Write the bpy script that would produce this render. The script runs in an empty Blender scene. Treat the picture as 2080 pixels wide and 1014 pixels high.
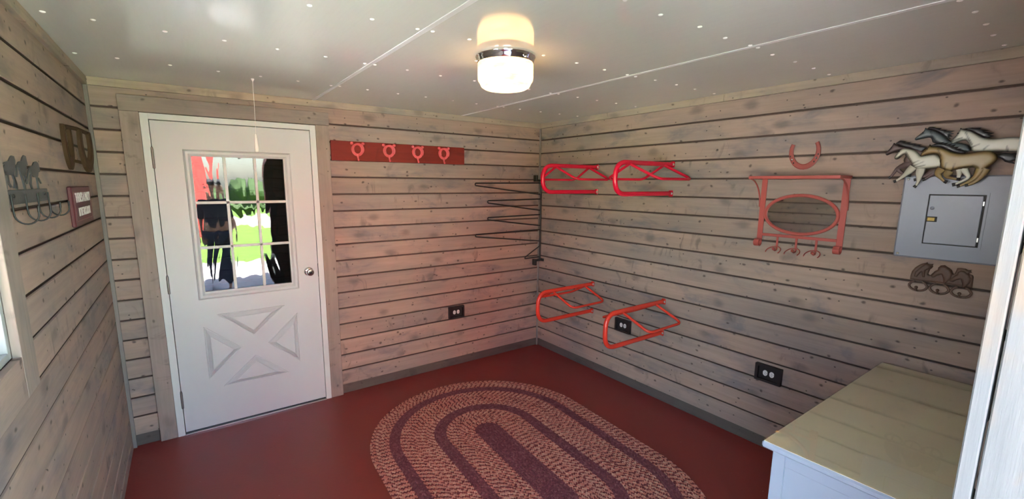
import bpy, bmesh, math, random
import numpy as np
from mathutils import Vector, Matrix
from mathutils.geometry import delaunay_2d_cdt
random.seed(7)
scene = bpy.context.scene
COL = scene.collection

# ------------------------------------------------------------------ camera
CAM = (-2.9342, -3.54542, 1.68682); YAW, PITCH, ROLL = 0.61759, -0.1647, 0.00605
FPX, PPX, PPY = 913.81, 1026.743, 525.758
def cam_axes():
    f = Vector((math.sin(YAW)*math.cos(PITCH), math.cos(YAW)*math.cos(PITCH), math.sin(PITCH)))
    r = Vector((math.cos(YAW), -math.sin(YAW), 0)); u = r.cross(f)
    c, s = math.cos(ROLL), math.sin(ROLL)
    return f, c*r + s*u, -s*r + c*u
_f, _r, _u = cam_axes()
cd = bpy.data.cameras.new('camera'); cam = bpy.data.objects.new('camera', cd); COL.objects.link(cam)
M = Matrix((_r, _u, -_f)).transposed().to_4x4(); M.translation = Vector(CAM); cam.matrix_world = M
cd.sensor_fit = 'HORIZONTAL'; cd.sensor_width = 36; cd.lens = FPX/2080*36
cd.shift_x = (1040-PPX)/2080; cd.shift_y = (PPY-507)/2080; cd.clip_start = 0.02; cd.clip_end = 500
scene.camera = cam

# ------------------------------------------------------------------ light
world = bpy.data.worlds.new('sky'); scene.world = world; world.use_nodes = True
wn = world.node_tree; wn.nodes.clear()
sky = wn.nodes.new('ShaderNodeTexSky'); sky.sky_type = 'NISHITA'; sky.sun_disc = False
sky.sun_elevation = math.radians(52); sky.sun_rotation = math.radians(35); sky.air_density = 1.0; sky.dust_density = 1.5; sky.ozone_density = 1.0
bg = wn.nodes.new('ShaderNodeBackground'); bg.inputs['Strength'].default_value = 0.32
wo = wn.nodes.new('ShaderNodeOutputWorld'); wn.links.new(sky.outputs[0], bg.inputs[0]); wn.links.new(bg.outputs[0], wo.inputs[0])
sd = bpy.data.lights.new('sun', 'SUN'); sd.energy = 27.0; sd.angle = math.radians(0.6); sd.color = (1, .965, .92)
sun = bpy.data.objects.new('sun', sd); COL.objects.link(sun)
sun.rotation_euler = Vector((-0.35, -0.5, -0.79)).to_track_quat('-Z', 'Y').to_euler()   # sun stands behind the hut
vs = scene.view_settings; vs.view_transform = 'Standard'; vs.look = 'None'; vs.gamma = 1.0; vs.exposure = 3.35
vs.use_curve_mapping = False

# ------------------------------------------------------------------ room numbers (metres)
W = 3.341; H = 2.271; YF = -3.454; PIT = 0.12765; ZB = 0.0764; TT = 0.02     # width, height, front wall, plank pitch
DJ0, DJ1, DJT = -3.107, -2.117, 2.094            # door jamb outer
DS0, DS1, DSB, DST = -3.063, -2.160, 0.0217, 2.0537
OP0, OP1, OPT = -3.215, -2.0, 2.08               # entrance opening in the front wall
WN0, WN1, WNB, WNT = -2.68, -1.88, 1.227, 1.95   # left window

# ------------------------------------------------------------------ mesh helpers
class MB:
    def __init__(s): s.v = []; s.f = []; s.sm = []
    def add(s, vs, fs, smooth=False):
        o = len(s.v); s.v += [tuple(p) for p in vs]; s.f += [tuple(i+o for i in q) for q in fs]; s.sm += [smooth]*len(fs); return s
    def box(s, x0, x1, y0, y1, z0, z1, b=0.0):
        if x0 > x1: x0, x1 = x1, x0
        if y0 > y1: y0, y1 = y1, y0
        if z0 > z1: z0, z1 = z1, z0
        if b <= 0:
            vs = [(x, y, z) for x in (x0, x1) for y in (y0, y1) for z in (z0, z1)]
            return s.add(vs, [(0,1,3,2),(4,6,7,5),(0,4,5,1),(2,3,7,6),(0,2,6,4),(1,5,7,3)])
        b = min(b, (x1-x0)*.49, (y1-y0)*.49, (z1-z0)*.49)
        bm = bmesh.new(); bmesh.ops.create_cube(bm, size=1)
        for q in bm.verts: q.co = Vector(((x0+x1)/2+q.co.x*(x1-x0), (y0+y1)/2+q.co.y*(y1-y0), (z0+z1)/2+q.co.z*(z1-z0)))
        bmesh.ops.bevel(bm, geom=bm.edges[:], offset=b, segments=1, affect='EDGES', profile=.5)
        bm.verts.index_update()
        s.add([q.co[:] for q in bm.verts], [[w.index for w in f.verts] for f in bm.faces]); bm.free(); return s
    def tube(s, path, r, n=8, closed=False, caps=True, flat=None):
        P = [Vector(p) for p in path]; m = len(P)
        rs = list(r) if isinstance(r, (list, tuple)) else [r]*m
        T = []
        for i in range(m):
            a = P[(i-1) % m] if (closed or i > 0) else P[i]; c = P[(i+1) % m] if (closed or i < m-1) else P[i]
            t = (c-a); T.append(t.normalized() if t.length > 1e-9 else Vector((0,0,1)))
        ref = Vector((0,0,1)) if abs(T[0].z) < .9 else Vector((1,0,0))
        N = (ref - T[0]*ref.dot(T[0])).normalized(); vs = []; fr = []
        for i in range(m):
            N = (N - T[i]*N.dot(T[i])).normalized(); B = T[i].cross(N); fr.append((N.copy(), B.copy()))
        for i in range(m):
            N, B = fr[i]
            for k in range(n):
                a = 2*math.pi*k/n; p = N*math.cos(a)*rs[i] + B*math.sin(a)*rs[i]
                if flat is not None: p = p - flat[0]*p.dot(flat[0])*(1-flat[1])
                vs.append(P[i]+p)
        fs = []
        for i in range(m if closed else m-1):
            j = (i+1) % m
            for k in range(n):
                l = (k+1) % n; fs.append((i*n+k, i*n+l, j*n+l, j*n+k))
        s.add(vs, fs, True)
        if caps and not closed:
            s.add([vs[k] for k in range(n)], [tuple(reversed(range(n)))]); s.add([vs[(m-1)*n+k] for k in range(n)], [tuple(range(n))])
        return s
    def lathe(s, prof, n, org, ax=(0,0,1), smooth=True):
        ax = Vector(ax).normalized(); ref = Vector((1,0,0)) if abs(ax.x) < .9 else Vector((0,1,0))
        u = (ref-ax*ref.dot(ax)).normalized(); w = ax.cross(u); org = Vector(org); vs = []; fs = []
        for (r, h) in prof:
            for k in range(n):
                a = 2*math.pi*k/n; vs.append(org+ax*h+(u*math.cos(a)+w*math.sin(a))*max(r, 1e-5))
        for i in range(len(prof)-1):
            for k in range(n):
                l = (k+1) % n; fs.append((i*n+k, i*n+l, (i+1)*n+l, (i+1)*n+k))
        return s.add(vs, fs, smooth)
    def ball(s, c, r, n=10):
        pr = [(r*math.sin(math.pi*i/6), -r*math.cos(math.pi*i/6)) for i in range(7)]
        return s.lathe(pr, n, c)
    def prism(s, pts, d0, d1, mp):
        n = len(pts); a = [mp(p[0], p[1], d0) for p in pts]; b = [mp(p[0], p[1], d1) for p in pts]
        return s.add(a+b, [tuple(range(n)), tuple(reversed(range(n, 2*n)))]+[(i, i+n, (i+1) % n+n, (i+1) % n) for i in range(n)])
    def ring(s, po, pi, d0, d1, mp):           # plate with a hole, two outlines of equal length
        n = len(po); vs = [mp(*p, d) for d in (d0, d1) for pl in (po, pi) for p in pl]; fs = []
        for i in range(n):
            j = (i+1) % n; O0, I0, O1, I1 = 0, n, 2*n, 3*n
            fs += [(O0+i, O0+j, I0+j, I0+i), (O1+j, O1+i, I1+i, I1+j), (O0+j, O0+i, O1+i, O1+j), (I0+i, I0+j, I1+j, I1+i)]
        return s.add(vs, fs)
    def relief(s, poly, hmax, wid, mp, back=0.003, step=.006, paint=None):
        """pillowed plate: outline poly (u,v), thickness growing away from the outline"""
        P = [Vector(p) for p in poly]; n = len(P)
        Q = []
        for i in range(n):
            a, b = P[i], P[(i+1) % n]; k = max(1, int((b-a).length/step))
            Q += [a.lerp(b, t/k) for t in range(k)]
        m = len(Q); xs = [q.x for q in Q]; ys = [q.y for q in Q]
        A = np.array([q[:] for q in Q]); Bn = np.roll(A, -1, 0)
        gx, gy = np.meshgrid(np.arange(min(xs), max(xs), step), np.arange(min(ys), max(ys), step)); G = np.stack([gx.ravel(), gy.ravel()], 1)
        def inside(G):
            r = np.zeros(len(G), bool)
            for (x1, y1), (x2, y2) in zip(A, Bn):
                c = ((y1 > G[:,1]) != (y2 > G[:,1])); 
                with np.errstate(divide='ignore', invalid='ignore'): xi = (x2-x1)*(G[:,1]-y1)/(y2-y1)+x1
                r ^= c & (G[:,0] < xi)
            return r
        def dist(G):
            d = np.full(len(G), 1e9)
            for p, q in zip(A, Bn):
                e = q-p; t = np.clip(((G-p)@e)/max(e@e, 1e-12), 0, 1); d = np.minimum(d, np.linalg.norm(G-(p+t[:,None]*e), axis=1))
            return d
        G = G[inside(G)]; 
        if len(G): G = G[dist(G) > step*.45]
        pts = Q+[Vector(g) for g in G]
        ov, oe, of, *_ = delaunay_2d_cdt(pts, [(i, (i+1) % m) for i in range(m)], [], 1, 1e-6)
        arr = np.array([q[:] for q in ov]); d = dist(arr); d[d < 1e-5] = 0
        h = back+hmax*np.sqrt(np.clip(1-(1-np.clip(d/wid, 0, 1))**2, 0, 1))
        s.add([mp(p[0], p[1], hh) for p, hh in zip(arr, h)], [tuple(f) for f in of], True)
        s.prism([q[:] for q in Q], 0, back, mp)
        s.rd = getattr(s, 'rd', []) ; s.rd.append((arr, d))
        return s
    def mesh(s, name):
        me = bpy.data.meshes.new(name); me.from_pydata(s.v, [], s.f); me.update()
        me.polygons.foreach_set('use_smooth', s.sm)
        bm = bmesh.new(); bm.from_mesh(me); bmesh.ops.recalc_face_normals(bm, faces=bm.faces[:]); bm.to_mesh(me); bm.free()
        return me

def link(name, data, parent=None):
    o = bpy.data.objects.new(name, data); COL.objects.link(o)
    if parent is not None: o.parent = parent
    return o
def obj(name, mb, mat, parent=None):
    me = mb.mesh(name) if isinstance(mb, MB) else mb
    if mat is not None:
        me.materials.clear(); me.materials.append(mat)
    o = link(name, me, parent)
    if parent is not None and parent.location.length > 0: o.matrix_parent_inverse = Matrix.Translation(-parent.location)
    return o
def tag(o, label, cat, group=None, kind=None):
    o['label'] = label; o['category'] = cat
    if group: o['group'] = group
    if kind: o['kind'] = kind
    return o
def thing(name, label, cat, loc=(0,0,0), group=None, kind=None):
    o = link(name, None); o.location = loc; o.empty_display_size = .05
    return tag(o, label, cat, group, kind)
def struct(name, mb, mat, label, cat): return tag(obj(name, mb, mat), label, cat, kind='structure')
def dup(root, off):
    c = root.copy(); COL.objects.link(c); c.location = Vector(root.location)+Vector(off)
    for ch in root.children:
        d = ch.copy(); COL.objects.link(d); d.parent = c
        for g in ch.children:
            e = g.copy(); COL.objects.link(e); e.parent = d
    return c
def arc(c, r, a0, a1, n, f): return [f(c[0]+r*math.cos(a0+(a1-a0)*i/n), c[1]+r*math.sin(a0+(a1-a0)*i/n)) for i in range(n+1)]
def bend(pts, rad, n=5):                     # polyline with rounded corners
    P = [Vector(p) for p in pts]; out = [P[0]]
    for i in range(1, len(P)-1):
        a, b, c = P[i-1], P[i], P[i+1]; d1 = (a-b); d2 = (c-b); r = min(rad, d1.length*.48, d2.length*.48)
        p, q = b+d1.normalized()*r, b+d2.normalized()*r
        for k in range(n+1):
            t = k/n; out.append(p*(1-t)**2+b*2*t*(1-t)+q*t*t)
    return out+[P[-1]]

# ------------------------------------------------------------------ materials
class NT:
    def __init__(s, name):
        s.m = bpy.data.materials.new(name); s.m.use_nodes = True; s.t = s.m.node_tree; s.t.nodes.clear()
        s.out = s.t.nodes.new('ShaderNodeOutputMaterial')
    def n(s, typ, **kw):
        q = s.t.nodes.new(typ)
        for k, w in kw.items():
            if k.startswith('i_'): q.inputs[k[2:].replace('_', ' ')].default_value = w
            else: setattr(q, k, w)
        return q
    def l(s, a, b): s.t.links.new(a, b)
    def coord(s, scale, rand=True, off=0.0):
        tc = s.n('ShaderNodeTexCoord'); mp = s.n('ShaderNodeMapping'); mp.inputs['Scale'].default_value = scale; mp.inputs['Location'].default_value = (off, off*1.7, off*.6)
        if rand:
            oi = s.n('ShaderNodeObjectInfo'); mu = s.n('ShaderNodeVectorMath', operation='MULTIPLY_ADD'); cx = s.n('ShaderNodeCombineXYZ')
            for k in range(3): s.l(oi.outputs['Random'], cx.inputs[k])
            s.l(cx.outputs[0], mu.inputs[0]); mu.inputs[1].default_value = (37, 53, 71); s.l(tc.outputs['Object'], mu.inputs[2]); s.l(mu.outputs[0], mp.inputs[0])
        else: s.l(tc.outputs['Object'], mp.inputs[0])
        return mp.outputs[0]
    def noise(s, vec, scale=1, detail=3, rough=.5, dist=0):
        q = s.n('ShaderNodeTexNoise'); q.inputs['Scale'].default_value = scale; q.inputs['Detail'].default_value = detail; q.inputs['Roughness'].default_value = rough; q.inputs['Distortion'].default_value = dist
        s.l(vec, q.inputs['Vector']); return q.outputs['Fac']
    def vor(s, vec, scale=1):
        q = s.n('ShaderNodeTexVoronoi'); q.inputs['Scale'].default_value = scale; s.l(vec, q.inputs['Vector']); return q
    def ramp(s, fac, a, b, lo=0., hi=1.):
        q = s.n('ShaderNodeMapRange', interpolation_type='SMOOTHSTEP'); s.l(fac, q.inputs[0])
        for k, w in zip((1, 2, 3, 4), (a, b, lo, hi)): q.inputs[k].default_value = w
        return q.outputs[0]
    def math(s, op, a, b):
        q = s.n('ShaderNodeMath', operation=op)
        for k, w in enumerate((a, b)):
            if isinstance(w, (int, float)): q.inputs[k].default_value = w
            else: s.l(w, q.inputs[k])
        return q.outputs[0]
    def mix(s, fac, a, b, mode='MIX'):
        q = s.n('ShaderNodeMix', data_type='RGBA', blend_type=mode)
        for sock, w in ((q.inputs[0], fac), (q.inputs[6], a), (q.inputs[7], b)):
            if isinstance(w, (int, float)): sock.default_value = w
            elif isinstance(w, tuple): sock.default_value = w if len(w) == 4 else w+(1,)
            else: s.l(w, sock)
        return q.outputs[2]
    def bump(s, h, strength=.2, dist=.01):
        q = s.n('ShaderNodeBump'); q.inputs['Strength'].default_value = strength; q.inputs['Distance'].default_value = dist; s.l(h, q.inputs['Height']); return q.outputs[0]
    def bsdf(s, col, rough=.5, metal=0., normal=None, spec=.5, **kw):
        q = s.n('ShaderNodeBsdfPrincipled')
        for nm, w in (('Base Color', col), ('Roughness', rough), ('Metallic', metal), ('Specular IOR Level', spec)):
            if isinstance(w, (int, float)): q.inputs[nm].default_value = w
            elif isinstance(w, tuple): q.inputs[nm].default_value = w if len(w) == 4 else w+(1,)
            else: s.l(w, q.inputs[nm])
        for k, w in kw.items(): q.inputs[k.replace('_', ' ')].default_value = w
        if normal is not None: s.l(normal, q.inputs['Normal'])
        s.l(q.outputs[0], s.out.inputs[0]); return q
def srgb(r, g, b):
    f = lambda c: (c/255/12.92) if c/255 <= .04045 else ((c/255+.055)/1.055)**2.4
    return (f(r), f(g), f(b))

def wood(name, ax, A, B, G, knot=1.0, rough=.62, var=.16):
    t = NT(name); i = 'xyz'.index(ax)
    sc = lambda al, ac: tuple(al if k == i else ac for k in range(3))
    blot = t.noise(t.coord(sc(1.3, 5)), 1, 3, .6); fine = t.noise(t.coord(sc(5, 95), off=3), 1, 4, .65); grain = t.noise(t.coord(sc(1.1, 34), off=9), 1, 4, .6, .6)
    c = t.mix(t.ramp(blot, .36, .66), A, B)
    grey = t.noise(t.coord(sc(2.6, 6.5), off=21), 1, 4, .65, .4); c = t.mix(t.ramp(grey, .50, .72, 0, .75), c, G)
    smu = t.noise(t.coord(sc(7, 3.6), off=33), 1, 3, .55, 2.2); msk = t.noise(t.coord(sc(1.6, 5), off=41), 1, 2)
    c = t.mix(t.math('MULTIPLY', t.ramp(smu, .56, .72, 0, .5*knot), t.ramp(msk, .50, .62)), c, tuple(g*.42 for g in G))
    c = t.mix(1.0, c, t.mix(grain, (.74, .74, .74), (1.16, 1.14, 1.12)), 'MULTIPLY')
    c = t.mix(1.0, c, t.mix(fine, (.86, .86, .86), (1.1, 1.1, 1.1)), 'MULTIPLY')
    def flat(vec):                     # face-on coordinates: along the board, across the board
        se = t.n('ShaderNodeSeparateXYZ'); co = t.n('ShaderNodeCombineXYZ'); t.l(vec, se.inputs[0]); t.l(se.outputs[i], co.inputs[0]); t.l(se.outputs[2 if i < 2 else 0], co.inputs[1]); return co.outputs[0]
    def spots(al, ac, off, r0, r1, keep, amt, col, c):
        wob = t.coord(sc(al, ac), off=off); nz = t.n('ShaderNodeTexNoise'); t.l(t.coord(sc(9, 22), off=off+2), nz.inputs['Vector']); nz.inputs['Scale'].default_value = 1; nz.inputs['Detail'].default_value = 3
        ad = t.n('ShaderNodeVectorMath', operation='MULTIPLY_ADD'); t.l(nz.outputs['Color'], ad.inputs[0]); ad.inputs[1].default_value = (.22, .22, .22); t.l(wob, ad.inputs[2]); v = t.vor(flat(ad.outputs[0]), 1); v.voronoi_dimensions = '2D'; se = t.n('ShaderNodeSeparateColor'); t.l(v.outputs['Color'], se.inputs[0])
        k = t.math('MULTIPLY', t.ramp(v.outputs['Distance'], r0, r1, 1, 0), t.math('GREATER_THAN', se.outputs[0], keep)); return t.mix(t.math('MULTIPLY', k, amt*knot), c, col)
    c = spots(3.0, 5.5, 55, .03, .22, .66, .5, tuple(g*.45 for g in G), c)       # knots with a stained halo
    c = spots(6.5, 9.0, 61, .02, .10, .68, .8, (.05, .038, .034), c)
    c = spots(12., 15., 77, .03, .08, .80, .8, (.035, .028, .027), c)           # nail heads
    oi = t.n('ShaderNodeObjectInfo'); br = t.n('ShaderNodeMapRange'); t.l(oi.outputs['Random'], br.inputs[0]); br.inputs[3].default_value = 1-var/2; br.inputs[4].default_value = 1+var/2
    cb = t.n('ShaderNodeCombineColor'); [t.l(br.outputs[0], cb.inputs[k]) for k in range(3)]; c = t.mix(1.0, c, cb.outputs[0], 'MULTIPLY')
    t.bsdf(c, rough, 0, t.bump(t.math('ADD', fine, t.math('MULTIPLY', grain, .8)), .22, .004), .3)
    return t.m
WA, WB, WG = (.425, .305, .246), (.325, .256, .225), (.19, .178, .192)
MW = {a: wood('stained_pine_'+a, a, WA, WB, WG) for a in 'xyz'}
TA, TB, TG = (.45, .36, .27), (.37, .31, .255), (.26, .245, .235)
MT = {a: wood('trim_pine_'+a, a, TA, TB, TG, .8) for a in 'xyz'}
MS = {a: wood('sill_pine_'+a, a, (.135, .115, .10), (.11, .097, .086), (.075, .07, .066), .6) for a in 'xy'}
MBAT = wood('batten_grey', 'z', (.30, .27, .25), (.25, .23, .215), (.18, .17, .17), .3)
MCAS = wood('casing_grey_pine', 'z', (.37, .295, .25), (.315, .26, .235), (.22, .205, .20), .8)
MCASX = wood('casing_grey_pine_x', 'x', (.37, .295, .25), (.315, .26, .235), (.22, .205, .20), .8)
MPOST = wood('whitewashed_pine', 'z', (.145, .15, .16), (.125, .14, .16), (.24, .155, .085), .15, .5, .05)

def paint(name, col, rough=.4, nscale=60, amp=.06, bump=.05, spec=.5, metal=0.):
    t = NT(name); k = t.noise(t.coord((1,1,1)), nscale, 3, .6); k2 = t.noise(t.coord((1,1,1), off=4), 4, 3, .6)
    c = t.mix(k2, tuple(max(0, q*(1-amp)) for q in col), tuple(min(1, q*(1+amp)) for q in col))
    t.bsdf(c, rough, metal, t.bump(k, bump, .003), spec); return t.m
M_groove = paint('groove_brown', (.075, .045, .034), .7, 60, .2)
M_white = paint('door_white_paint', (.57, .60, .61), .35, 120, .02)
M_jamb = paint('jamb_white', (.64, .68, .67), .4, 90, .03)
M_winframe = paint('weathered_window_white', (.36, .38, .38), .5, 60, .12)
M_strip = paint('white_vinyl_strip', (.72, .73, .72), .35)
M_rivet = paint('white_nylon_rivet', (.9, .9, .88), .4)
M_black = paint('black_metal', (.012, .012, .013), .45)
M_blackbox = paint('dark_stained_box', (.018, .014, .014), .5)
M_recep = paint('white_receptacle', (.78, .78, .75), .35)
M_dark = paint('slot_dark', (.01, .01, .01), .6)
M_red = paint('red_powder_coat', (.68, .008, .038), .22, 40, .04, .02, .6)
M_orange = paint('orange_red_powder_coat', (.70, .045, .025), .24, 40, .04, .02, .6)
M_pink = paint('coral_red_enamel', (.80, .13, .14), .25, 40, .08, .02, .6)
M_barnred = paint('barn_red_metal', (.42, .085, .07), .42, 70, .25, .15, .4)
M_shoered = paint('red_iron_shoe', (.30, .055, .042), .45, 60, .3, .2)
M_steel = paint('galvanised', (.62, .62, .62), .3, 60, .1, .02, .5, 1.0)
M_chrome = paint('chrome', (.78, .78, .78), .07, 20, .02, 0, .5, 1.0)
M_panel = paint('grey_panel_enamel', (.26, .285, .36), .33, 200, .05, .08)
M_iron = paint('brown_cast_iron', (.115, .062, .042), .5, 130, .25, .3)
M_rust = paint('rusty_iron', (.065, .036, .018), .75, 70, .4, .5, .2)
M_greysteel = paint('grey_hammered_steel', (.05, .053, .058), .45, 150, .15, .2)
M_bur = paint('burgundy_board', (.105, .018, .025), .5, 90, .25, .1)
M_burline = paint('burgundy_edge_line', (.20, .06, .06), .5)
M_letter = paint('white_lettering', (.78, .74, .72), .6)
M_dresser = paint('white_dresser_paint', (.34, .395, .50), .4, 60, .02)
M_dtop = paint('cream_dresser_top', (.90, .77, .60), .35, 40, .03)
M_brass = paint('brass_latch', (.20, .14, .05), .4, 60, .1, .02, .5, 1.0)
M_cord = paint('white_cord', (.85, .84, .80), .6)
M_hinge = paint('aged_hinge', (.25, .23, .22), .4, 60, .1, .02, .5, .8)
# red painted concrete
t = NT('red_floor_paint'); a = t.noise(t.coord((1,1,1), False), 2.2, 4, .6); b = t.noise(t.coord((1,1,1), False, 5), 45, 3, .6)
c = t.mix(a, (.205, .026, .021), (.28, .042, .034)); c = t.mix(t.ramp(t.noise(t.coord((1,1,1), False, 8), 9, 4, .7), .62, .8, 0, .5), c, (.11, .02, .018))
v = t.vor(t.coord((1,1,1), False, 12), 7); c = t.mix(t.ramp(v.outputs['Distance'], .012, .022, .7, 0), c, (.5, .38, .33))
t.bsdf(c, t.ramp(a, .3, .7, .30, .42), 0, t.bump(b, .12, .004), .5); M_floor = t.m
# glossy ceiling panels
t = NT('glossy_ceiling_panel'); a = t.noise(t.coord((1,1,1), False), 1.2, 4, .6); b = t.noise(t.coord((1,1,1), False, 6), 150, 2, .5); d = t.noise(t.coord((30, 2.2, 1), False, 2), 3, 3, .6)
c = t.mix(a, (.63, .65, .60), (.71, .73, .68)); c = t.mix(t.ramp(d, .4, .7, 0, .15), c, (.59, .60, .55))
t.bsdf(c, .11, 0, t.bump(b, .035, .002), .6); M_ceil = t.m
def glass(name, base, ior=1.5, tint=(1,1,1), wavy=0.):
    t = NT(name); tr = t.n('ShaderNodeBsdfTransparent'); tr.inputs[0].default_value = tint+(1,); gl = t.n('ShaderNodeBsdfGlossy'); gl.inputs['Roughness'].default_value = .01
    fr = t.n('ShaderNodeFresnel'); fr.inputs[0].default_value = ior; ge = t.n('ShaderNodeNewGeometry'); f = t.math('MULTIPLY', t.math('MINIMUM', t.math('ADD', t.math('MULTIPLY', fr.outputs[0], 1.6), base), 1.0), t.math('SUBTRACT', 1.0, ge.outputs['Backfacing']))
    if wavy:
        w = t.bump(t.noise(t.coord((7, 1, 1.6), False), 1, 2, .5, .6), wavy, .02); t.l(w, gl.inputs['Normal'])
    mx = t.n('ShaderNodeMixShader'); t.l(f, mx.inputs[0]); t.l(tr.outputs[0], mx.inputs[1]); t.l(gl.outputs[0], mx.inputs[2]); t.l(mx.outputs[0], t.out.inputs[0]); return t.m
M_glass = glass('clear_glass', 0.0)
M_doorglass = glass('filmed_door_glass', .015, tint=(.55, .58, .6), wavy=.10)
M_topglass = glass('greenish_plate_glass', 0.0, tint=(.96, .98, .95))
t = NT('mirror_glass'); t.bsdf((.62, .62, .62), .03, 1.0); M_mirror = t.m
t = NT('lit_glass_shade'); em = t.n('ShaderNodeEmission'); lw = t.n('ShaderNodeLayerWeight', i_Blend=.35)
nz = t.noise(t.coord((1, 1, 5), False), 9, 3, .6)
t.l(t.mix(t.ramp(nz, .4, .7), (1., .57, .21), (1., .44, .11)), em.inputs[0]); em.inputs[1].default_value = 0.75
gl = t.n('ShaderNodeBsdfGlossy', i_Roughness=.15); ad = t.n('ShaderNodeMixShader'); ad.inputs[0].default_value = .06
t.l(em.outputs[0], ad.inputs[1]); t.l(gl.outputs[0], ad.inputs[2]); t.l(ad.outputs[0], t.out.inputs[0]); M_shade = t.m

# ------------------------------------------------------------------ room shell
def plank_prof(p, lip=True):
    g = .010
    return [(0, 0), (.015, 0), (.018, .0025), (.018, p-g-.006), (.0165, p-g-.0025), (.0125, p-g), (.003, p-g), (.003, p), (0, p)] if lip else [(0, 0), (.015, 0), (.018, .0025), (.018, p), (0, p)]
def plank(u0, u1, z0, p, mp, mat, parent, dd=0.):
    pr = plank_prof(p); n = len(pr)
    mb = MB().add([mp(u, d+(dd if d > .012 else 0), z0+z) for u in (u0, u1) for d, z in pr], [tuple(range(n)), tuple(range(2*n-1, n-1, -1))]+[(i, (i+1) % n, (i+1) % n+n, i+n) for i in range(n)])
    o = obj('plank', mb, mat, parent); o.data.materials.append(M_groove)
    for k in (0, 5, 6): o.data.polygons[2+k].material_index = 1        # tongue and edges take a darker brown than the faces
    return o
MPR = lambda u, d, z: (.018-d, u, z)            # right wall, face at x = 0
MPB = lambda u, d, z: (u, .018-d, z)            # back wall, face at y = 0
MPL = lambda u, d, z: (-W-.018+d, u, z)
MPF = lambda u, d, z: (u, YF-.018+d, z)
ZTOP = ZB+16*PIT
rows = [(ZB+k*PIT, PIT) for k in range(16)]+[(ZTOP, H-ZTOP+.02)]
BT = .1
YOUT = YF-.018-BT
flo = struct('floor', MB().box(-W-.12, .12, YOUT, .12, -.1, 0), M_floor, 'dark red painted concrete floor', 'floor')
def walls():
    B = .018
    wr = struct('wall_right', MB().box(B, B+BT, YOUT, B+BT, -.1, H+.1), MS['y'], 'long stained plank wall with saddle racks and breaker panel', 'wall')
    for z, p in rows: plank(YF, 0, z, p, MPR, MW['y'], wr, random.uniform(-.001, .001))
    wb = struct('wall_back', MB().box(-W-B, DJ0-.002, B, B+BT, -.1, H+.1).box(DJ1+.002, B, B, B+BT, -.1, H+.1).box(DJ0-.002, DJ1+.002, B, B+BT, DJT+.002, H+.1), MS['x'], 'stained plank wall around the white door', 'wall')
    for z, p in rows:
        dd = random.uniform(-.001, .001)
        if z+p < DJT+.02 or z < 2.0:
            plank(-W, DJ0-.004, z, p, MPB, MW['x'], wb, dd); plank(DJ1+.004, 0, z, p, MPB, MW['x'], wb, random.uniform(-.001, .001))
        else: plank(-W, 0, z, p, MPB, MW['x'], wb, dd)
    wl = struct('wall_left', MB().box(-W-B-BT, -W-B, YOUT, WN0, -.1, H+.1).box(-W-B-BT, -W-B, WN1, B+BT, -.1, H+.1).box(-W-B-BT, -W-B, WN0, WN1, -.1, WNB).box(-W-B-BT, -W-B, WN0, WN1, WNT, H+.1), MS['y'], 'stained plank wall with the window', 'wall')
    for z, p in [(-.052, PIT)]+rows:
        dd = random.uniform(-.001, .001); z1 = z+p
        if z < 0: z, p = 0.0, z1
        if z1 > WNB and z < WNT and not (z < WNB-.05):
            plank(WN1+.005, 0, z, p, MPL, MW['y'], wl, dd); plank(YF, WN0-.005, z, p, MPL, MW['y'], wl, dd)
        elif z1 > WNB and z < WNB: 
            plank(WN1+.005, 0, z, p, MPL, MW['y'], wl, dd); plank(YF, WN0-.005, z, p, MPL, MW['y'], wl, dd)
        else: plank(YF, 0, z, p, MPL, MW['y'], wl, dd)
    wf = struct('wall_front', MB().box(-W-B, OP0, YOUT, YF-B, -.1, H+.1).box(OP1+.02, B, YOUT, YF-B, -.1, H+.1).box(OP0, OP1+.02, YOUT, YF-B, OPT, H+.1), MS['x'], 'stained plank wall beside the open entrance behind the dresser', 'wall')
    for z, p in rows:
        dd = random.uniform(-.001, .001)
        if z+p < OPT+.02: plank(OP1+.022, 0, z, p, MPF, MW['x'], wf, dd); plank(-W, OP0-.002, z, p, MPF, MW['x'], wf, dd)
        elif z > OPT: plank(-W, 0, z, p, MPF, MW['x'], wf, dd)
    # sill boards under the lowest plank, set back a little
    struct('baseboard_back', MB().box(DJ1+.094, 0, .006, .018, 0, ZB, .001).box(-W, DJ0-.09, .006, .018, 0, ZB, .001), MS['x'], 'dark grey sill board under the door wall planks', 'baseboard')
    struct('baseboard_right', MB().box(.006, .018, YF, 0, 0, ZB, .001), MS['y'], 'dark grey sill board under the saddle rack wall', 'baseboard')
    struct('baseboard_front', MB().box(OP1+.1, 0, YF-.018, YF-.006, 0, ZB, .001), MS['x'], 'dark grey sill board behind the dresser', 'baseboard')
walls()
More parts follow.
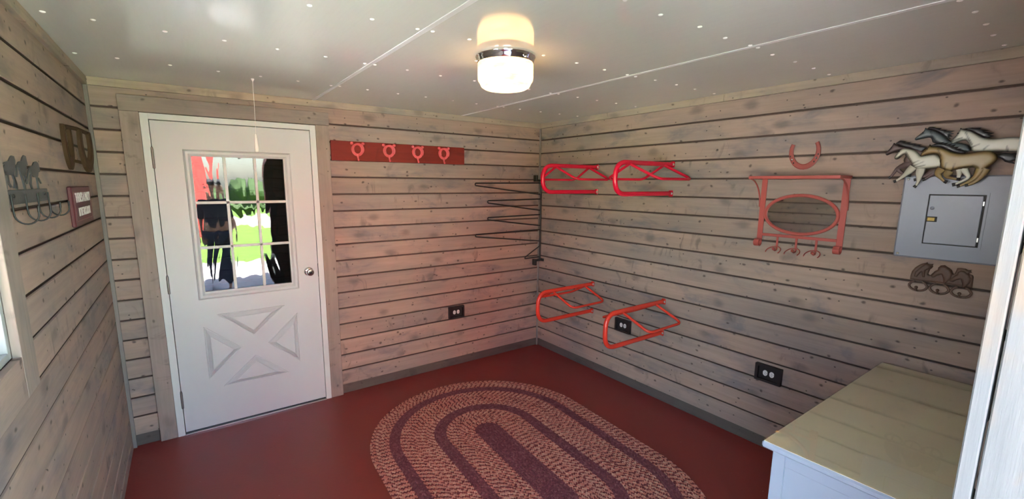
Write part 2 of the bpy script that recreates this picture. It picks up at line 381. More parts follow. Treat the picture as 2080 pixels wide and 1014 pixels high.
# ceiling
ce = struct('ceiling', MB().box(-W-.15, .15, YOUT-.5, .15, H+.004, H+.12), M_strip, 'glossy off-white panel ceiling with white rivets', 'ceiling')
for x0, x1 in ((-W-.01, -2.118), (-2.116, -.901), (-.899, .01)): obj('panel', MB().box(x0, x1, YF-.01, .01, H, H+.004), M_ceil, ce)
for x in (-2.117, -.90): obj('seam_strip', MB().box(x-.012, x+.012, YF, -.001, H-.003, H, .0015), M_strip, ce)
rv = MB().lathe([(.0088, 0), (.0088, -.0012), (.007, -.003), (.003, -.0042), (0, -.0044)], 8, (0, 0, 0)).mesh('rivet'); rv.materials.append(M_rivet)
for y in (-.6, -1.225, -1.85, -2.49, -3.12):
    for x in (-3.28, -3.14, -2.93, -2.73, -2.53, -2.33, -2.15, -2.09, -1.92, -1.72, -1.52, -1.31, -1.11, -.928, -.868, -.70, -.50, -.30, -.09):
        if math.hypot(x+1.69, y+1.758) < .17: continue
        o = link('rivet', rv, ce); o.location = (x+random.uniform(-.008, .008), y+random.uniform(-.008, .008), H)
# crown trims, corner battens
ZT = 2.225
def bx(*a, b=.0015): return MB().box(*a, b)
struct('trim_1', bx(-W+TT, -TT, -TT, 0, ZT, H), MT['x'], 'narrow pine crown strip over the door wall', 'trim')
struct('trim_2', MB().box(-TT, 0, -1.875, 0, ZT, H, .0015).box(-TT, 0, YF+TT, -1.876, ZT, H, .0015), MT['y'], 'narrow pine crown strip over the saddle rack wall', 'trim')
struct('trim_3', bx(-W, -W+TT, YF+TT, 0, ZT, H), MT['y'], 'narrow pine crown strip over the window wall', 'trim')
struct('trim_4', bx(-W+TT, -TT, YF, YF+TT, ZT, H), MT['x'], 'narrow pine crown strip over the entrance wall', 'trim')
struct('trim_5', bx(-.014, 0, -.014, 0, 0, ZT), MBAT, 'thin grey corner batten behind the blanket rack', 'trim')
struct('trim_6', bx(-W, -W+.019, -.019, 0, 0, ZT), MBAT, 'thin grey corner batten beside the burgundy sign', 'trim')
# door casing
t7 = thing('trim_7', 'grey stained pine casing framing the white door', 'trim', kind='structure')
obj('casing_board', bx(-3.199, DJ0-.001, -TT, 0, 0, 2.098), MCAS, t7); obj('casing_board', bx(DJ1+.001, -2.024, -TT, 0, 0, 2.098), MCAS, t7)
obj('casing_board', bx(-3.201, -2.020, -.021, 0, 2.0985, 2.19), MCASX, t7)
# entrance casing and jamb on the right of the opening
t8 = thing('trim_8', 'whitewashed pine casing and jamb of the entrance opening', 'trim', kind='structure')
obj('casing_board', MB().box(OP1, OP1+.09, YF, YF+.019, 0, 2.19, .002), MPOST, t8)
obj('jamb_board', MB().box(OP1+.0005, OP1+.02, YOUT-.02, YF-.0035, 0, OPT, .002), MPOST, t8)
obj('casing_board', MB().box(OP0-.09, OP0, YF, YF+.019, 0, 2.19, .002), MPOST, t8)
obj('casing_board', MB().box(OP0+.001, OP1-.001, YF, YF+.019, OPT, 2.19, .002), MCASX, t8)
# left window
w1 = thing('window_1', 'small window with white frame in the left plank wall', 'window', (-W, (WN0+WN1)/2, WNB), kind='structure')
def win():
    x0, x1 = -W-.018-BT, -W
    f = MB().box(x0, x1, WN1-.022, WN1, WNB, WNT, .001).box(x0, x1, WN0, WN0+.022, WNB, WNT, .001).box(x0, x1, WN0+.022, WN1-.022, WNT-.022, WNT, .001).box(x0, x1, WN0+.022, WN1-.022, WNB, WNB+.02, .001)
    obj('window_frame', f, M_winframe, w1)
    xm = x0+.03
    s = MB().box(xm, xm+.03, WN0+.022, WN0+.06, WNB+.02, WNT-.022).box(xm, xm+.03, WN1-.06, WN1-.022, WNB+.02, WNT-.022).box(xm, xm+.03, WN0+.06, WN1-.06, WNB+.02, WNB+.06).box(xm, xm+.03, WN0+.06, WN1-.06, WNT-.062, WNT-.022)
    obj('sash', s, M_winframe, w1); obj('pane', MB().box(xm+.012, xm+.016, WN0+.06, WN1-.06, WNB+.06, WNT-.062), M_glass, w1)
    for a in ((WN1+.001, WN1+.12, WNB-.118, WNT+.12), (WN0-.12, WN0-.001, WNB-.118, WNT+.12)): obj('casing_board', MB().box(-W, -W+.019, *a, .0015), MCAS, w1)
    obj('casing_board', MB().box(-W, -W+.019, WN0, WN1, WNB-.118, WNB-.001, .0015), MW['y'], w1); obj('casing_board', MB().box(-W, -W+.019, WN0, WN1, WNT+.001, WNT+.12, .0015), MW['y'], w1)
win()

# ------------------------------------------------------------------ white door
d1 = thing('door_1', 'white door with nine-light window and crossbuck panels', 'door', ((DS0+DS1)/2, -TT, 0), kind='structure')
def door():
    yf = -TT; GX0, GX1, GZ0, GZ1 = -2.873, -2.344, .966, 1.849
    j = MB().box(DJ0, DS0-.004, yf-.002, .11, 0, DJT, .001).box(DS1+.004, DJ1, yf-.002, .11, 0, DJT, .001).box(DS0-.004, DS1+.004, yf-.002, .11, DST+.005, DJT, .001)
    obj('jamb', j, M_jamb, d1)
    # slab with opening
    s = MB()
    def slab(x0, x1, z0, z1): s.box(x0, x1, yf, yf+.044, z0, z1)
    slab(DS0, GX0, DSB, DST); slab(GX1, DS1, DSB, DST); slab(GX0, GX1, DSB, GZ0); slab(GX0, GX1, GZ1, DST)
    sl = obj('slab', s, M_white, d1)
    obj('threshold', MB().box(DS0-.004, DS1+.004, yf-.008, .11, 0, .010, .002), M_steel, d1)
    obj('sweep', MB().box(DS0, DS1, yf+.006, yf+.03, .010, DSB), M_black, d1)
    # window moulding: mitred bevelled frame
    def frame(x0, x1, z0, z1, w1, w2, d):
        R = lambda k: [(x0+k, z0+k), (x1-k, z0+k), (x1-k, z1-k), (x0+k, z1-k)]
        L = [(0, 0), (.004, d*.55), (w1, d), (w1+w2*.5, d), (w1+w2, 0.002), (w1+w2, -.02)]
        vs = []; fs = []
        for k, dd in L: vs += [(x, yf-dd, z) for x, z in R(k)]
        for i in range(len(L)-1):
            for q in range(4): fs.append((i*4+q, i*4+(q+1) % 4, i*4+4+(q+1) % 4, i*4+4+q))
        return MB().add(vs, fs)
    obj('window_frame', frame(-2.915, -2.297, .916, 1.889, .012, .026, .011), M_white, d1)
    obj('pane', MB().box(GX0, GX1, yf+.012, yf+.017, GZ0, GZ1), M_doorglass, d1)
    for k in (1, 2):
        x = GX0+(GX1-GX0)*k/3; obj('muntin', MB().box(x-.009, x+.009, yf+.0045, yf+.0115, GZ0, GZ1, .002), M_jamb, d1)
        z = GZ0+(GZ1-GZ0)*k/3; obj('muntin', MB().box(GX0, GX1, yf+.0045, yf+.0115, z-.009, z+.009, .002), M_jamb, d1)
    # embossed triangles
    for T in (((-2.824, .805), (-2.404, .805), (-2.614, .617)), ((-2.323, .735), (-2.323, .355), (-2.531, .545)), ((-2.904, .735), (-2.694, .545), (-2.904, .355)), ((-2.614, .473), (-2.404, .288), (-2.826, .288))):
        P = [Vector(p) for p in T]; c = sum(P, Vector((0, 0)))/3
        e = [(P[(i+1) % 3]-P[i]).length for i in range(3)]; per = sum(e); ar = abs((P[1]-P[0]).cross(P[2]-P[0]))/2; rin = 2*ar/per
        inc = (P[0]*e[1]+P[1]*e[2]+P[2]*e[0])/per
        vs = []; fs = []
        L = [(0, .0), (.002, .005), (.006, .005), (.008, .0002), (.031, .019), (.034, .014)]
        for k, d in L: vs += [(q.x, yf-d, q.y) for q in (inc+(p-inc)*(1-k/rin) for p in P)]
        for i in range(len(L)-1):
            for q in range(3): fs.append((i*3+q, i*3+(q+1) % 3, i*3+3+(q+1) % 3, i*3+3+q))
        fs.append((15, 16, 17)); obj('panel', MB().add(vs, fs), M_white, d1)
    for z0, z1 in ((1.768, 1.890), (.980, 1.094), (.196, .311)):
        h = MB().tube([(DS0-.002, yf-.007, z0), (DS0-.002, yf-.007, z1)], .0065, 8)
        for k in range(1, 5): h.tube([(DS0-.002, yf-.007, z0+(z1-z0)*k/5-.0012), (DS0-.002, yf-.007, z0+(z1-z0)*k/5+.0012)], .0073, 8)
        h.ball((DS0-.002, yf-.007, z1+.002), .0055, 8).box(DS0-.003, DS0-.001, yf-.004, yf+.02, z0, z1)
        obj('hinge', h, M_hinge, d1)
    k = obj('knob', MB().lathe([(.0, .068), (.009, .068), (.010, .065), (.019, .0655), (.025, .060), (.0275, .052), (.026, .042), (.018, .034), (.012, .028), (.012, .006)], 20, (-2.225, yf, 1.036), (0, -1, 0)), M_chrome, d1)
    obj('rosette', MB().lathe([(.012, .012), (.026, .010), (.033, .005), (.034, 0)], 20, (-2.225, yf, 1.036), (0, -1, 0)), M_chrome, k)
    obj('keyhole', MB().lathe([(0, .0685), (.008, .0685), (.0082, .066)], 10, (-2.225, yf, 1.036), (0, -1, 0)), M_dark, k)
    obj('strike', MB().box(DS1+.0005, DS1+.0035, yf-.003, yf+.02, .99, 1.09), M_dark, d1)
door()

# ------------------------------------------------------------------ outside, mirrored in the door glass
def ground():
    t = NT('concrete_apron'); c = t.mix(t.noise(t.coord((1,1,1), False), 6, 4, .7), (.53, .53, .525), (.60, .60, .59)); t.bsdf(c, .85); mc = t.m
    t = NT('lawn_green'); c = t.mix(t.noise(t.coord((1,1,1), False), 14, 4, .7), (.07, .17, .02), (.15, .30, .04)); t.bsdf(c, .9); ml = t.m
    t = NT('pale_gravel'); v = t.vor(t.coord((1,1,1), False), 28); c = t.mix(v.outputs['Distance'], (.56, .55, .54), (.27, .265, .26)); t.bsdf(c, .9, 0, t.bump(v.outputs['Distance'], .6, .03)); mg = t.m
    struct('ground_apron', MB().box(-12, 12, -7.6, YOUT, -.2, -.06), mc, 'grey concrete apron outside the entrance', 'pavement')
    struct('ground_gravel', MB().box(-12, 12, -8.0, -7.6, -.2, -.05), mg, 'pale gravel strip along the lawn', 'gravel')
    struct('ground_lawn', MB().box(-60, 60, -17, -8.0, -.2, -.04), ml, 'bright green lawn beyond the gravel', 'lawn')
    struct('ground_road', MB().box(-60, 60, -24, -17, -.2, -.05), mg, 'pale road beyond the lawn', 'road')
    struct('ground_yard', MB().box(-90, -12, -8, 40, -.2, -.06), mg, 'unseen yard beside the hut, made pale gravel to bounce daylight in', 'yard')  # unseen ground, gravel chosen to bounce neutral light through the left window
    struct('ground_field', MB().add([(-90, -24, -.06), (90, -24, -.06), (90, -44, -3.2), (-90, -44, -3.2), (90, -160, -3.2), (-90, -160, -3.2)], [(0, 1, 2, 3), (3, 2, 4, 5)]).box(12, 90, -8, 40, -.2, -.06).box(-12, 12, .15, 40, -.2, -.06), ml, 'green field around the hut', 'field')
ground()
def roofing():
    struct('roof', MB().box(-W-.95, .4, YOUT-.9, 2.2, H+.13, H+.2), M_greysteel, 'dark sheet roof over the hut, unseen overhang added to cut sky light', 'roof')  # unseen overhang carried out at front and left to cut sky light indoors
    # dark neighbouring stall behind the door
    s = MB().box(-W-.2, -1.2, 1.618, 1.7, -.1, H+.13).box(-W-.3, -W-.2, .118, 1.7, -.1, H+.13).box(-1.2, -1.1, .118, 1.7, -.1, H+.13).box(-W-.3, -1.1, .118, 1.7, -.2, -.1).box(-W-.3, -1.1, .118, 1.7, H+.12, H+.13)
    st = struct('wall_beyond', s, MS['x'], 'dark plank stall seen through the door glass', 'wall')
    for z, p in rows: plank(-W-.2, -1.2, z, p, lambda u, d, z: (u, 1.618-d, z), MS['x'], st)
roofing()
def outside_things():
    t = NT('barn_red_siding'); wv = t.n('ShaderNodeTexWave', i_Scale=2.5); t.l(t.coord((1, 1, .02), False), wv.inputs[0]); t.bsdf(t.mix(wv.outputs['Fac'], (.34, .03, .028), (.46, .05, .045)), .6); mr = t.m
    b = thing('red_barn', 'red barn with pale roof mirrored in the door window', 'barn', (-6.5, -17, -.06))
    b0 = Vector((-6.5, -17, -.06))
    x0, x1, y0, y1, zz = -10.5, -2.2, -21., -13.5, 3.6
    gp = [(x0, -.1), (x1, -.1), (x1, zz), ((x0+x1)/2, zz+1.8), (x0, zz)]
    obj('wall', MB().prism(gp, y0, y1, lambda u, v, d: (u, d, v)), mr, b)
    m = (x0+x1)/2
    obj('roof', MB().prism([(x0-.3, zz-.1), (m, zz+1.85), (x1+.3, zz-.1), (x1+.3, zz), (m, zz+1.97), (x0-.3, zz)], y0-.3, y1+.3, lambda u, v, d: (u, d, v)), M_steel, b)
    obj('door', MB().box(m-1.3, m+1.3, y1, y1+.05, 0, 2.6), M_jamb, b)
    t = NT('leaf_green'); t.bsdf(t.mix(t.noise(t.coord((1,1,1)), 5, 4, .7), (.016, .04, .012), (.06, .11, .03)), .8); mleaf = t.m
    t = NT('bark'); t.bsdf((.06, .045, .035), .9); mbark = t.m
    TL = ['lone round tree beyond the road beside the barn', 'tree with broad crown in the row beyond the road', 'small tree between two broad ones beyond the road', 'tallest tree of the row beyond the road', 'tree at the open end of the row beyond the road']
    for i, (x, y, h, r) in enumerate(((-19, -62, 5.4, 2.6), (3.5, -60, 5.0, 3.0), (12, -63, 4.6, 2.4), (20.5, -60, 5.8, 3.1), (30, -61, 5.0, 2.8))):
        tr = thing('tree', TL[i], 'tree', (x, y, -3.2), 'trees beyond the road')
        obj('trunk', MB().tube([(x, y, -3.25), (x+.1, y, h*.3-3.2), (x, y, h*.55-3.2)], [.22, .17, .1], 8), mbark, tr)
        bm = bmesh.new(); bmesh.ops.create_icosphere(bm, subdivisions=4, radius=1)
        rr = random.Random(i)
        ph = [(rr.uniform(2, 6), rr.uniform(2, 6), rr.uniform(2, 6), rr.uniform(0, 6)) for _ in range(6)]
        for q in bm.verts:
            k = 1+sum(.07*math.sin(a*q.co.x+b_*q.co.y+c_*q.co.z+d_) for a, b_, c_, d_ in ph)+rr.uniform(-.05, .05); q.co = Vector((q.co.x*r*k, q.co.y*r*k, q.co.z*h*.38*k))+Vector((x, y, h*.62-3.2))
        me = bpy.data.meshes.new('crown'); bm.to_mesh(me); bm.free(); obj('crown', me, mleaf, tr)
outside_things()
def people():
    def person(x, y, rz, label, shirt, trousers, cap, pose):
        r = thing('person', label, 'person', (x, y, -.06)); r.rotation_euler = (0, 0, rz)
        def skin(name, joints, edges, rad, mat, root, sub=2):
            me = bpy.data.meshes.new(name); me.from_pydata(joints, edges, []); o = link(name, me, r)
            m = o.modifiers.new('skin', 'SKIN'); me.skin_vertices
            for k, (sv) in enumerate(me.skin_vertices[0].data): sv.radius = rad[k] if isinstance(rad[k], tuple) else (rad[k], rad[k]); sv.use_root = (k == root)
            o.modifiers.new('sub', 'SUBSURF').levels = sub; o.modifiers['sub'].render_levels = sub
            dg = bpy.context.evaluated_depsgraph_get(); ev = o.evaluated_get(dg); nm = bpy.data.meshes.new_from_object(ev); o.modifiers.clear(); o.data = nm
            nm.materials.clear(); nm.materials.append(mat); nm.polygons.foreach_set('use_smooth', [True]*len(nm.polygons)); return o
        M_sk = paint('skin_tone', (.46, .25, .17), .5, 40, .05)
        e1, w1, e2, w2 = pose
        J = [(0, 0, .98), (0, 0, 1.16), (0, 0, 1.36), (0, .0, 1.47), (0, .01, 1.55), (0, .025, 1.645), (0, .02, 1.735),           # pelvis..head
             (-.17, 0, 1.42), (-.215,)+e1, (-.20,)+w1, (.17, 0, 1.42), (.215,)+e2, (.20,)+w2,
             (-.095, 0, .90), (-.105, .02, .50), (-.11, -.01, .09), (-.115, .15, .04), (.095, 0, .90), (.105, .02, .50), (.11, -.01, .09), (.115, .15, .04)]
        Ed = [(0, 1), (1, 2), (2, 3), (3, 4), (4, 5), (5, 6), (2, 7), (7, 8), (8, 9), (2, 10), (10, 11), (11, 12), (0, 13), (13, 14), (14, 15), (15, 16), (0, 17), (17, 18), (18, 19), (19, 20)]
        Rd = [(.155, .11), (.145, .10), (.165, .11), .065, .055, (.078, .095), (.068, .085), .062, .046, .032, .062, .046, .032, .088, .06, .044, .036, .088, .06, .044, .036]
        b = skin('body', J, Ed, Rd, M_sk, 0)
        off = .012
        skin('shirt', J[:4]+[J[7], J[8], J[10], J[11]], [(0, 1), (1, 2), (2, 3), (2, 4), (4, 5), (2, 6), (6, 7)], [(.178, .13), (.165, .12), (.185, .13), .075, .080, .066, .080, .066], shirt, 0)
        skin('trousers', [J[0], J[13], J[14], (J[15][0], J[15][1], .10), J[17], J[18], (J[19][0], J[19][1], .10)], [(0, 1), (1, 2), (2, 3), (0, 4), (4, 5), (5, 6)], [(.168, .125), .105, .082, .068, .105, .082, .068], trousers, 0)
        for s, a in ((-1, 15), (1, 19)): skin('shoe', [(J[a][0], -.06, .045), (J[a][0], .05, .045), (J[a][0], .17, .035)], [(0, 1), (1, 2)], [.045, .05, .04], M_dark, 0, 2)
        for wr, s in ((J[9], -1), (J[12], 1)):       # hands: palm and five fingers
            w = Vector(wr); d = (w-Vector(J[8] if s < 0 else J[11])).normalized(); side = Vector((s, 0, 0)); up = d.cross(side).normalized()
            pj = [w, w+d*.045, w+d*.085]; ed = [(0, 1), (1, 2)]; rd = [.026, (.036, .018), (.034, .016)]
            for k in range(4):
                base = w+d*.08+side*(.027-.018*k); L = (.058, .07, .066, .052)[k]; i0 = len(pj)
                pj += [base, base+d*L*.55+up*.006, base+d*L+up*.024]; ed += [(2, i0), (i0, i0+1), (i0+1, i0+2)]; rd += [.0095, .0088, .0078]
            i0 = len(pj); tb = w+d*.03-side*.03; pj += [tb, tb+d*.03-side*.022, tb+d*.058-side*.026]; ed += [(1, i0), (i0, i0+1), (i0+1, i0+2)]; rd += [.012, .010, .009]
            skin('hand', [p[:] for p in pj], ed, rd, M_sk, 0, 2)
        hz = 1.68
        obj('nose', MB().lathe([(.014, 0), (.012, .012), (.006, .026), (0, .03)], 8, (0, .112, hz-.025), (0, 1, -.25)), M_sk, r)
        for s in (-1, 1):
            obj('eye', MB().ball((s*.031, .103, hz+.005), .011, 8), M_letter, r); obj('ear', MB().lathe([(.028, 0), (.022, .012), (.008, .016), (0, .014)], 10, (s*.076, .015, hz-.01), (s, 0, 0)), M_sk, r)
        obj('mouth', MB().box(-.024, .024, .098, .108, hz-.075, hz-.068, .003), paint('lip_tone', (.32, .10, .09), .5), r)
        pr = [(.088*math.cos(a), .10*math.sin(a)) for a in [i/6*math.pi/2 for i in range(7)]]
        c = obj('cap', MB().lathe([(p[0]*1.06, p[1]) for p in pr], 20, (0, .018, hz+.03)), cap, r)
        obj('brim', MB().prism([(.085*math.cos(a), .07+.12*math.sin(a)) for a in [math.pi*i/12 for i in range(13)]], hz+.036, hz+.044, lambda u, v, d: (u, v, d)), cap, c)
        # children were modelled around the person's own origin
        for ch in r.children_recursive: ch.matrix_parent_inverse = Matrix.Identity(4)
        return r
    navy = paint('navy_cloth', (.012, .018, .035), .9, 80, .2, .2); jean = paint('dark_denim', (.02, .03, .06), .9, 120, .2, .2); grey = paint('charcoal_cloth', (.03, .03, .035), .9, 80, .2, .2)
    person(-2.56, -5.05, .05, 'person in navy shirt and cap mirrored in the door glass', navy, jean, grey, ((-.02, 1.15), (.06, .92), (-.02, 1.15), (.07, .92)))
    person(-3.10, -5.15, -.1, 'person in charcoal top half hidden at the door glass edge', grey, jean, navy, ((-.03, 1.15), (.03, .92), (-.02, 1.15), (.05, .92)))
people()
# ------------------------------------------------------------------ ceiling lamp
LX, LY = -1.662, -1.745
lamp = thing('ceiling_lamp', 'round glass flush ceiling lamp with chrome rim, lit', 'lamp', (LX, LY, H))
obj('rim', MB().lathe([(.02, 0), (.138, 0), (.1385, -.010), (.134, -.012), (.134, -.021), (.131, -.023), (.131, -.034), (.126, -.036), (.10, -.036)], 40, (LX, LY, H)), M_chrome, lamp)
obj('shade', MB().lathe([(.126, -.034), (.129, -.038), (.129, -.058), (.1275, -.062), (.129, -.066), (.129, -.100), (.127, -.112), (.120, -.122), (.112, -.138), (.098, -.146), (.080, -.1485), (.076, -.146), (.060, -.1495), (.056, -.147), (.038, -.150), (.034, -.1475), (.015, -.1505), (0, -.151)], 40, (LX, LY, H)), M_shade, lamp)
for k in range(3):
    a = 2.1*k+.6; obj('set_screw', MB().tube([(LX+.126*math.cos(a), LY+.126*math.sin(a), H-.029), (LX+.142*math.cos(a), LY+.142*math.sin(a), H-.029)], .003, 6), M_chrome, lamp)
# pull cord
pc = thing('pull_cord', 'thin white pull cord with tassel hanging before the door', 'cord', (-2.553, -.505, H))
obj('screw_eye', MB().lathe([(.009, 0), (.008, -.006), (.004, -.012), (.002, -.016)], 8, (-2.553, -.505, H)), M_cord, pc)
obj('string', MB().tube([(-2.553, -.505, H-.014), (-2.555, -.505, H-.15), (-2.559, -.505, 1.965)], .0016, 5), M_cord, pc)
obj('tassel', MB().lathe([(.002, .105), (.007, .098), (.0085, .08), (.010, .05), (.012, .02), (.010, .003), (.0, 0)], 9, (-2.561, -.505, 1.862)), M_cord, pc)

# ------------------------------------------------------------------ saddle racks
def rack(y, zt, zb, ext, mat, label, group):
    r = thing('saddle_rack', label, 'saddle rack', (0, y, zb), group)
    R = .0165
    tube = bend([(-.012, y, zt), (-ext+.018, y, zt), (-ext+.018, y, zb), (-.012, y, zb)], .105, 8)
    f = obj('frame_tube', MB().tube(tube, R, 12), mat, r)
    for z, s in ((zt, -1), (zb, -1)):
        obj('mount_tab', MB().box(-.012, 0, y-.02, y+.012, z-.022, z+.022, .003), mat, r)
        b = obj('bolt', MB().lathe([(.009, 0), (.009, .004), (.006, .007), (0, .0075)], 8, (-.012, y-.014, z), (-1, 0, 0)), M_steel, r)
    zw = zt-.108
    for s in (-1, 1):
        p = bend([(-.10, y, zt-.008), (-.065, y+s*.205, zw), (-.45, y+s*.215, zw), (-.475, y, zt-.008)], .05, 5)
        obj('side_bar', MB().tube(p, .0095, 8), mat, r)
    return r
G1 = 'red saddle racks on the plank wall'
rack(-.775, 1.834, 1.625, .628, M_red, 'glossy crimson saddle rack mounted high, next to black blanket rack', G1)
rack(-1.515, 1.834, 1.625, .632, M_red, 'glossy crimson saddle rack mounted high, nearer the mirror shelf', G1)
rack(-.775, .806, .557, .655, M_orange, 'orange-red saddle rack mounted low, nearer the room corner', G1)
rack(-1.515, .806, .557, .662, M_orange, 'orange-red saddle rack mounted low in front of an outlet', G1)

# ------------------------------------------------------------------ blanket rack in the corner
br = thing('blanket_rack', 'black wire swing-arm blanket rack in the room corner', 'blanket rack', (-.028, -.06, .9))
PX, PY = -.030, -.060
obj('post', MB().tube([(PX, PY, .925), (PX, PY, 1.715)], .0085, 8), M_black, br)
for z, up in ((1.722, 1), (.925, -1)):
    m = MB().box(-.085, .0, PY-.009, PY+.009, z-.010, z+.010, .002).box(-.098, -.076, -.0225, PY-.009, z-.010 if up > 0 else z-.05, z+.052 if up > 0 else z+.010, .002).box(-.008, 0, PY-.03, PY+.02, z-.014, z+.014, .002)
    obj('bracket', m, M_black, br)
LA = .765
for z1, z0, a in ((1.698, 1.585, 0.0), (1.541, 1.428, -.42), (1.387, 1.274, -.42), (1.236, 1.119, 0.0)):
    dx, dy = -math.cos(a)*LA, math.sin(a)*LA*.55
    if a: dx, dy = -.645, -.02
    T = (PX+dx, PY+dy)
    obj('arm', MB().tube(bend([(PX, PY, z1), (T[0], T[1], z1-.006), (T[0], T[1], z1-.026), (PX, PY, z0)], .010, 3), .006, 6), M_black, br)
obj('arm', MB().tube(bend([(PX, PY, 1.073), (-.222, PY, .968), (-.222, PY, .955), (PX, PY, .958)], .008, 3), .006, 6), M_black, br)

# ------------------------------------------------------------------ bridle hook board
hb = thing('bridle_hook_board', 'dark red board with four coral bridle hooks beside the door', 'hook board', (-1.45, 0, 1.925))
Mbd = wood('dark_red_stained_board', 'x', (.23, .026, .016), (.19, .02, .014), (.13, .016, .012), .4)
obj('board', MB().box(-2.0145, -.881, -.019, 0, 1.8535, 1.998, .0015), Mbd, hb)
for hx in (-1.821, -1.572, -1.327, -1.087):
    z0 = 1.940; yb = -.019; n = 28
    mp = lambda u, v, d: (hx+u, yb-d, z0+v)
    po = []; pi_ = []
    for i in range(n):
        a = 2*math.pi*i/n; r = .048*(1+.10*max(0, -math.sin(a))**3)
        po.append((r*math.cos(a), r*math.sin(a)*.98)); pi_.append((.027*math.cos(a), .031*math.sin(a)))
    h = obj('bridle_hook', MB().ring(po, pi_, 0, .006, mp), M_pink, hb)
    # half-drum crown standing off the plate
    cr = MB(); A0, A1 = math.radians(-35), math.radians(205); k = 16
    po = [(.037*math.cos(A0+(A1-A0)*i/k), .039*math.sin(A0+(A1-A0)*i/k)) for i in range(k+1)]; pi_ = [(.031*math.cos(A0+(A1-A0)*i/k), .033*math.sin(A0+(A1-A0)*i/k)) for i in range(k+1)]
    vs = [mp(*p, d) for d in (.004, .024) for pl in (po, pi_) for p in pl]; q = k+1; fs = []
    for i in range(k): fs += [(i, i+1, 2*q+i+1, 2*q+i), (q+i, 3*q+i, 3*q+i+1, q+i+1), (2*q+i, 2*q+i+1, 3*q+i+1, 3*q+i)]
    cr.add(vs, fs, True); obj('crown', cr, M_pink, h)
    lip = [mp(.042*math.cos(A0+(A1-A0)*i/k), .043*math.sin(A0+(A1-A0)*i/k), .024) for i in range(k+1)]
    obj('lip', MB().tube(lip, .0045, 6), M_pink, h)
    for s in (-1, 1): obj('screw_ear', MB().lathe([(.012, 0), (.012, .012), (.008, .018), (0, .020)], 10, mp(s*.043, .043, 0), (0, -1, 0)), M_pink, h)
    obj('prong', MB().tube([mp(0, -.038, .004), mp(0, -.056, .006), mp(0, -.070, .010), mp(0, -.078, .016)], [.012, .0075, .0065, .007], 8).ball(mp(0, -.079, .017), .009, 8), M_pink, h)

# ------------------------------------------------------------------ outlets
def outlet(mp, label):
    o = thing('wall_outlet', label, 'outlet', mp(0, 0, 0), 'black boxed outlets')
    f = lambda u0, u1, v0, v1, d0, d1, b=.002: MB().box(*[c for k in range(3) for c in (mp(u0, v0, d0)[k], mp(u1, v1, d1)[k])], b)
    obj('box', MB().ring([(-.078, -.055), (.078, -.055), (.078, .055), (-.078, .055)], [(-.060, -.040), (.060, -.040), (.060, .040), (-.060, .040)], 0, .026, mp), M_blackbox, o)
    obj('cover_plate', f(-.060, .060, -.040, .040, .004, .010), M_blackbox, o)
    for s in (-.0195, .0195):
        R = [(.0165*math.cos(a)*(.9), .0185*math.sin(a)) for a in [2*math.pi*i/16 for i in range(16)]]
        R = [(max(-.0135, min(.0135, x)), y) for x, y in R]
        rc = obj('receptacle', MB().prism([(s+x, y) for x, y in R], .009, .0125, mp), M_recep, o)
        sl = MB()
        for q in (-.006, .006):
            b = [(s-.004, q-.0012), (s+.004, q-.0012), (s+.004, q+.0012), (s-.004, q+.0012)]; sl.prism(b, .012, .0129, mp)
        sl.prism([(s+.009+.002*math.cos(a), .002*math.sin(a)) for a in [i*math.pi/3 for i in range(6)]], .012, .0129, mp)
        obj('slots', sl, M_dark, rc)
    return o
outlet(lambda u, v, d: (-.977+u, -d, .518+v), 'black boxed outlet low on the door wall under the hook board')
outlet(lambda u, v, d: (-d, -1.146-u, .516+v), 'black boxed outlet behind the low orange-red saddle rack')
outlet(lambda u, v, d: (-d, -2.316-u, .508+v), 'black boxed outlet low on the wall beside the dresser')

# ------------------------------------------------------------------ red horseshoe
def shoe_path(n=22, sp=240):
    P = []
    for i in range(n+1):
        a = math.radians(sp/2-sp*(i/n)) ; P.append((.066*math.sin(a), -.074*math.cos(a)))
    return P
def horseshoe_mesh(mp, w=.0105, d=.009, k=1.0):
    P = [(x*k, y*k) for x, y in shoe_path()]; mb = MB(); vs = []; n = len(P)
    for i, (x, y) in enumerate(P):
        a = Vector(P[max(0, i-1)]); b = Vector(P[min(n-1, i+1)]); t = (b-a).normalized(); nr = Vector((t.y, -t.x)); ww = w*(1.0+.25*math.cos((i/(n-1)-.5)*2*2.4))*k
        o, q = Vector((x, y))+nr*ww, Vector((x, y))-nr*ww
        for p, dd in ((o, 0), (o, d*.8), (Vector((x, y))+nr*ww*.6, d), (Vector((x, y))-nr*ww*.6, d), (q, d*.8), (q, 0)): vs.append(mp(p.x, p.y, dd))
    fs = [(i*6+j, i*6+(j+1) % 6, i*6+6+(j+1) % 6, i*6+6+j) for i in range(n-1) for j in range(6)]+[tuple(range(6)), tuple(range((n-1)*6+5, (n-1)*6-1, -1))]
    return mb.add(vs, fs)
hs = thing('horseshoe', 'red painted horseshoe nailed open end up above mirror shelf', 'horseshoe', (0, -2.378, 1.80))
mph = lambda u, v, d: (-d, -2.378-(u*math.cos(.05)-v*math.sin(.05)), 1.882+v*1.12*math.cos(.05)+u*math.sin(.05))
s_ = obj('shoe', horseshoe_mesh(mph, .0105, .010, 1.06), M_shoered, hs)
for a in (-75, -60, -45, 45, 60, 75):
    nh = MB(); x, y = .070*math.sin(math.radians(a))*1.06, -.0784*math.cos(math.radians(a))
    c = [(x+dx, y+dy) for dx, dy in ((-.003, -.004), (.003, -.004), (.003, .004), (-.003, .004))]; nh.prism(c, .0095, .0106, mph); obj('nail_slot', nh, M_dark, hs)
for a in (-62, 62): obj('nail', MB().lathe([(.004, 0), (.004, .002), (0, .003)], 8, mph(.066*math.sin(math.radians(a))*1.06, -.0784*math.cos(math.radians(a)), .010), (-1, 0, 0)), M_steel, hs)

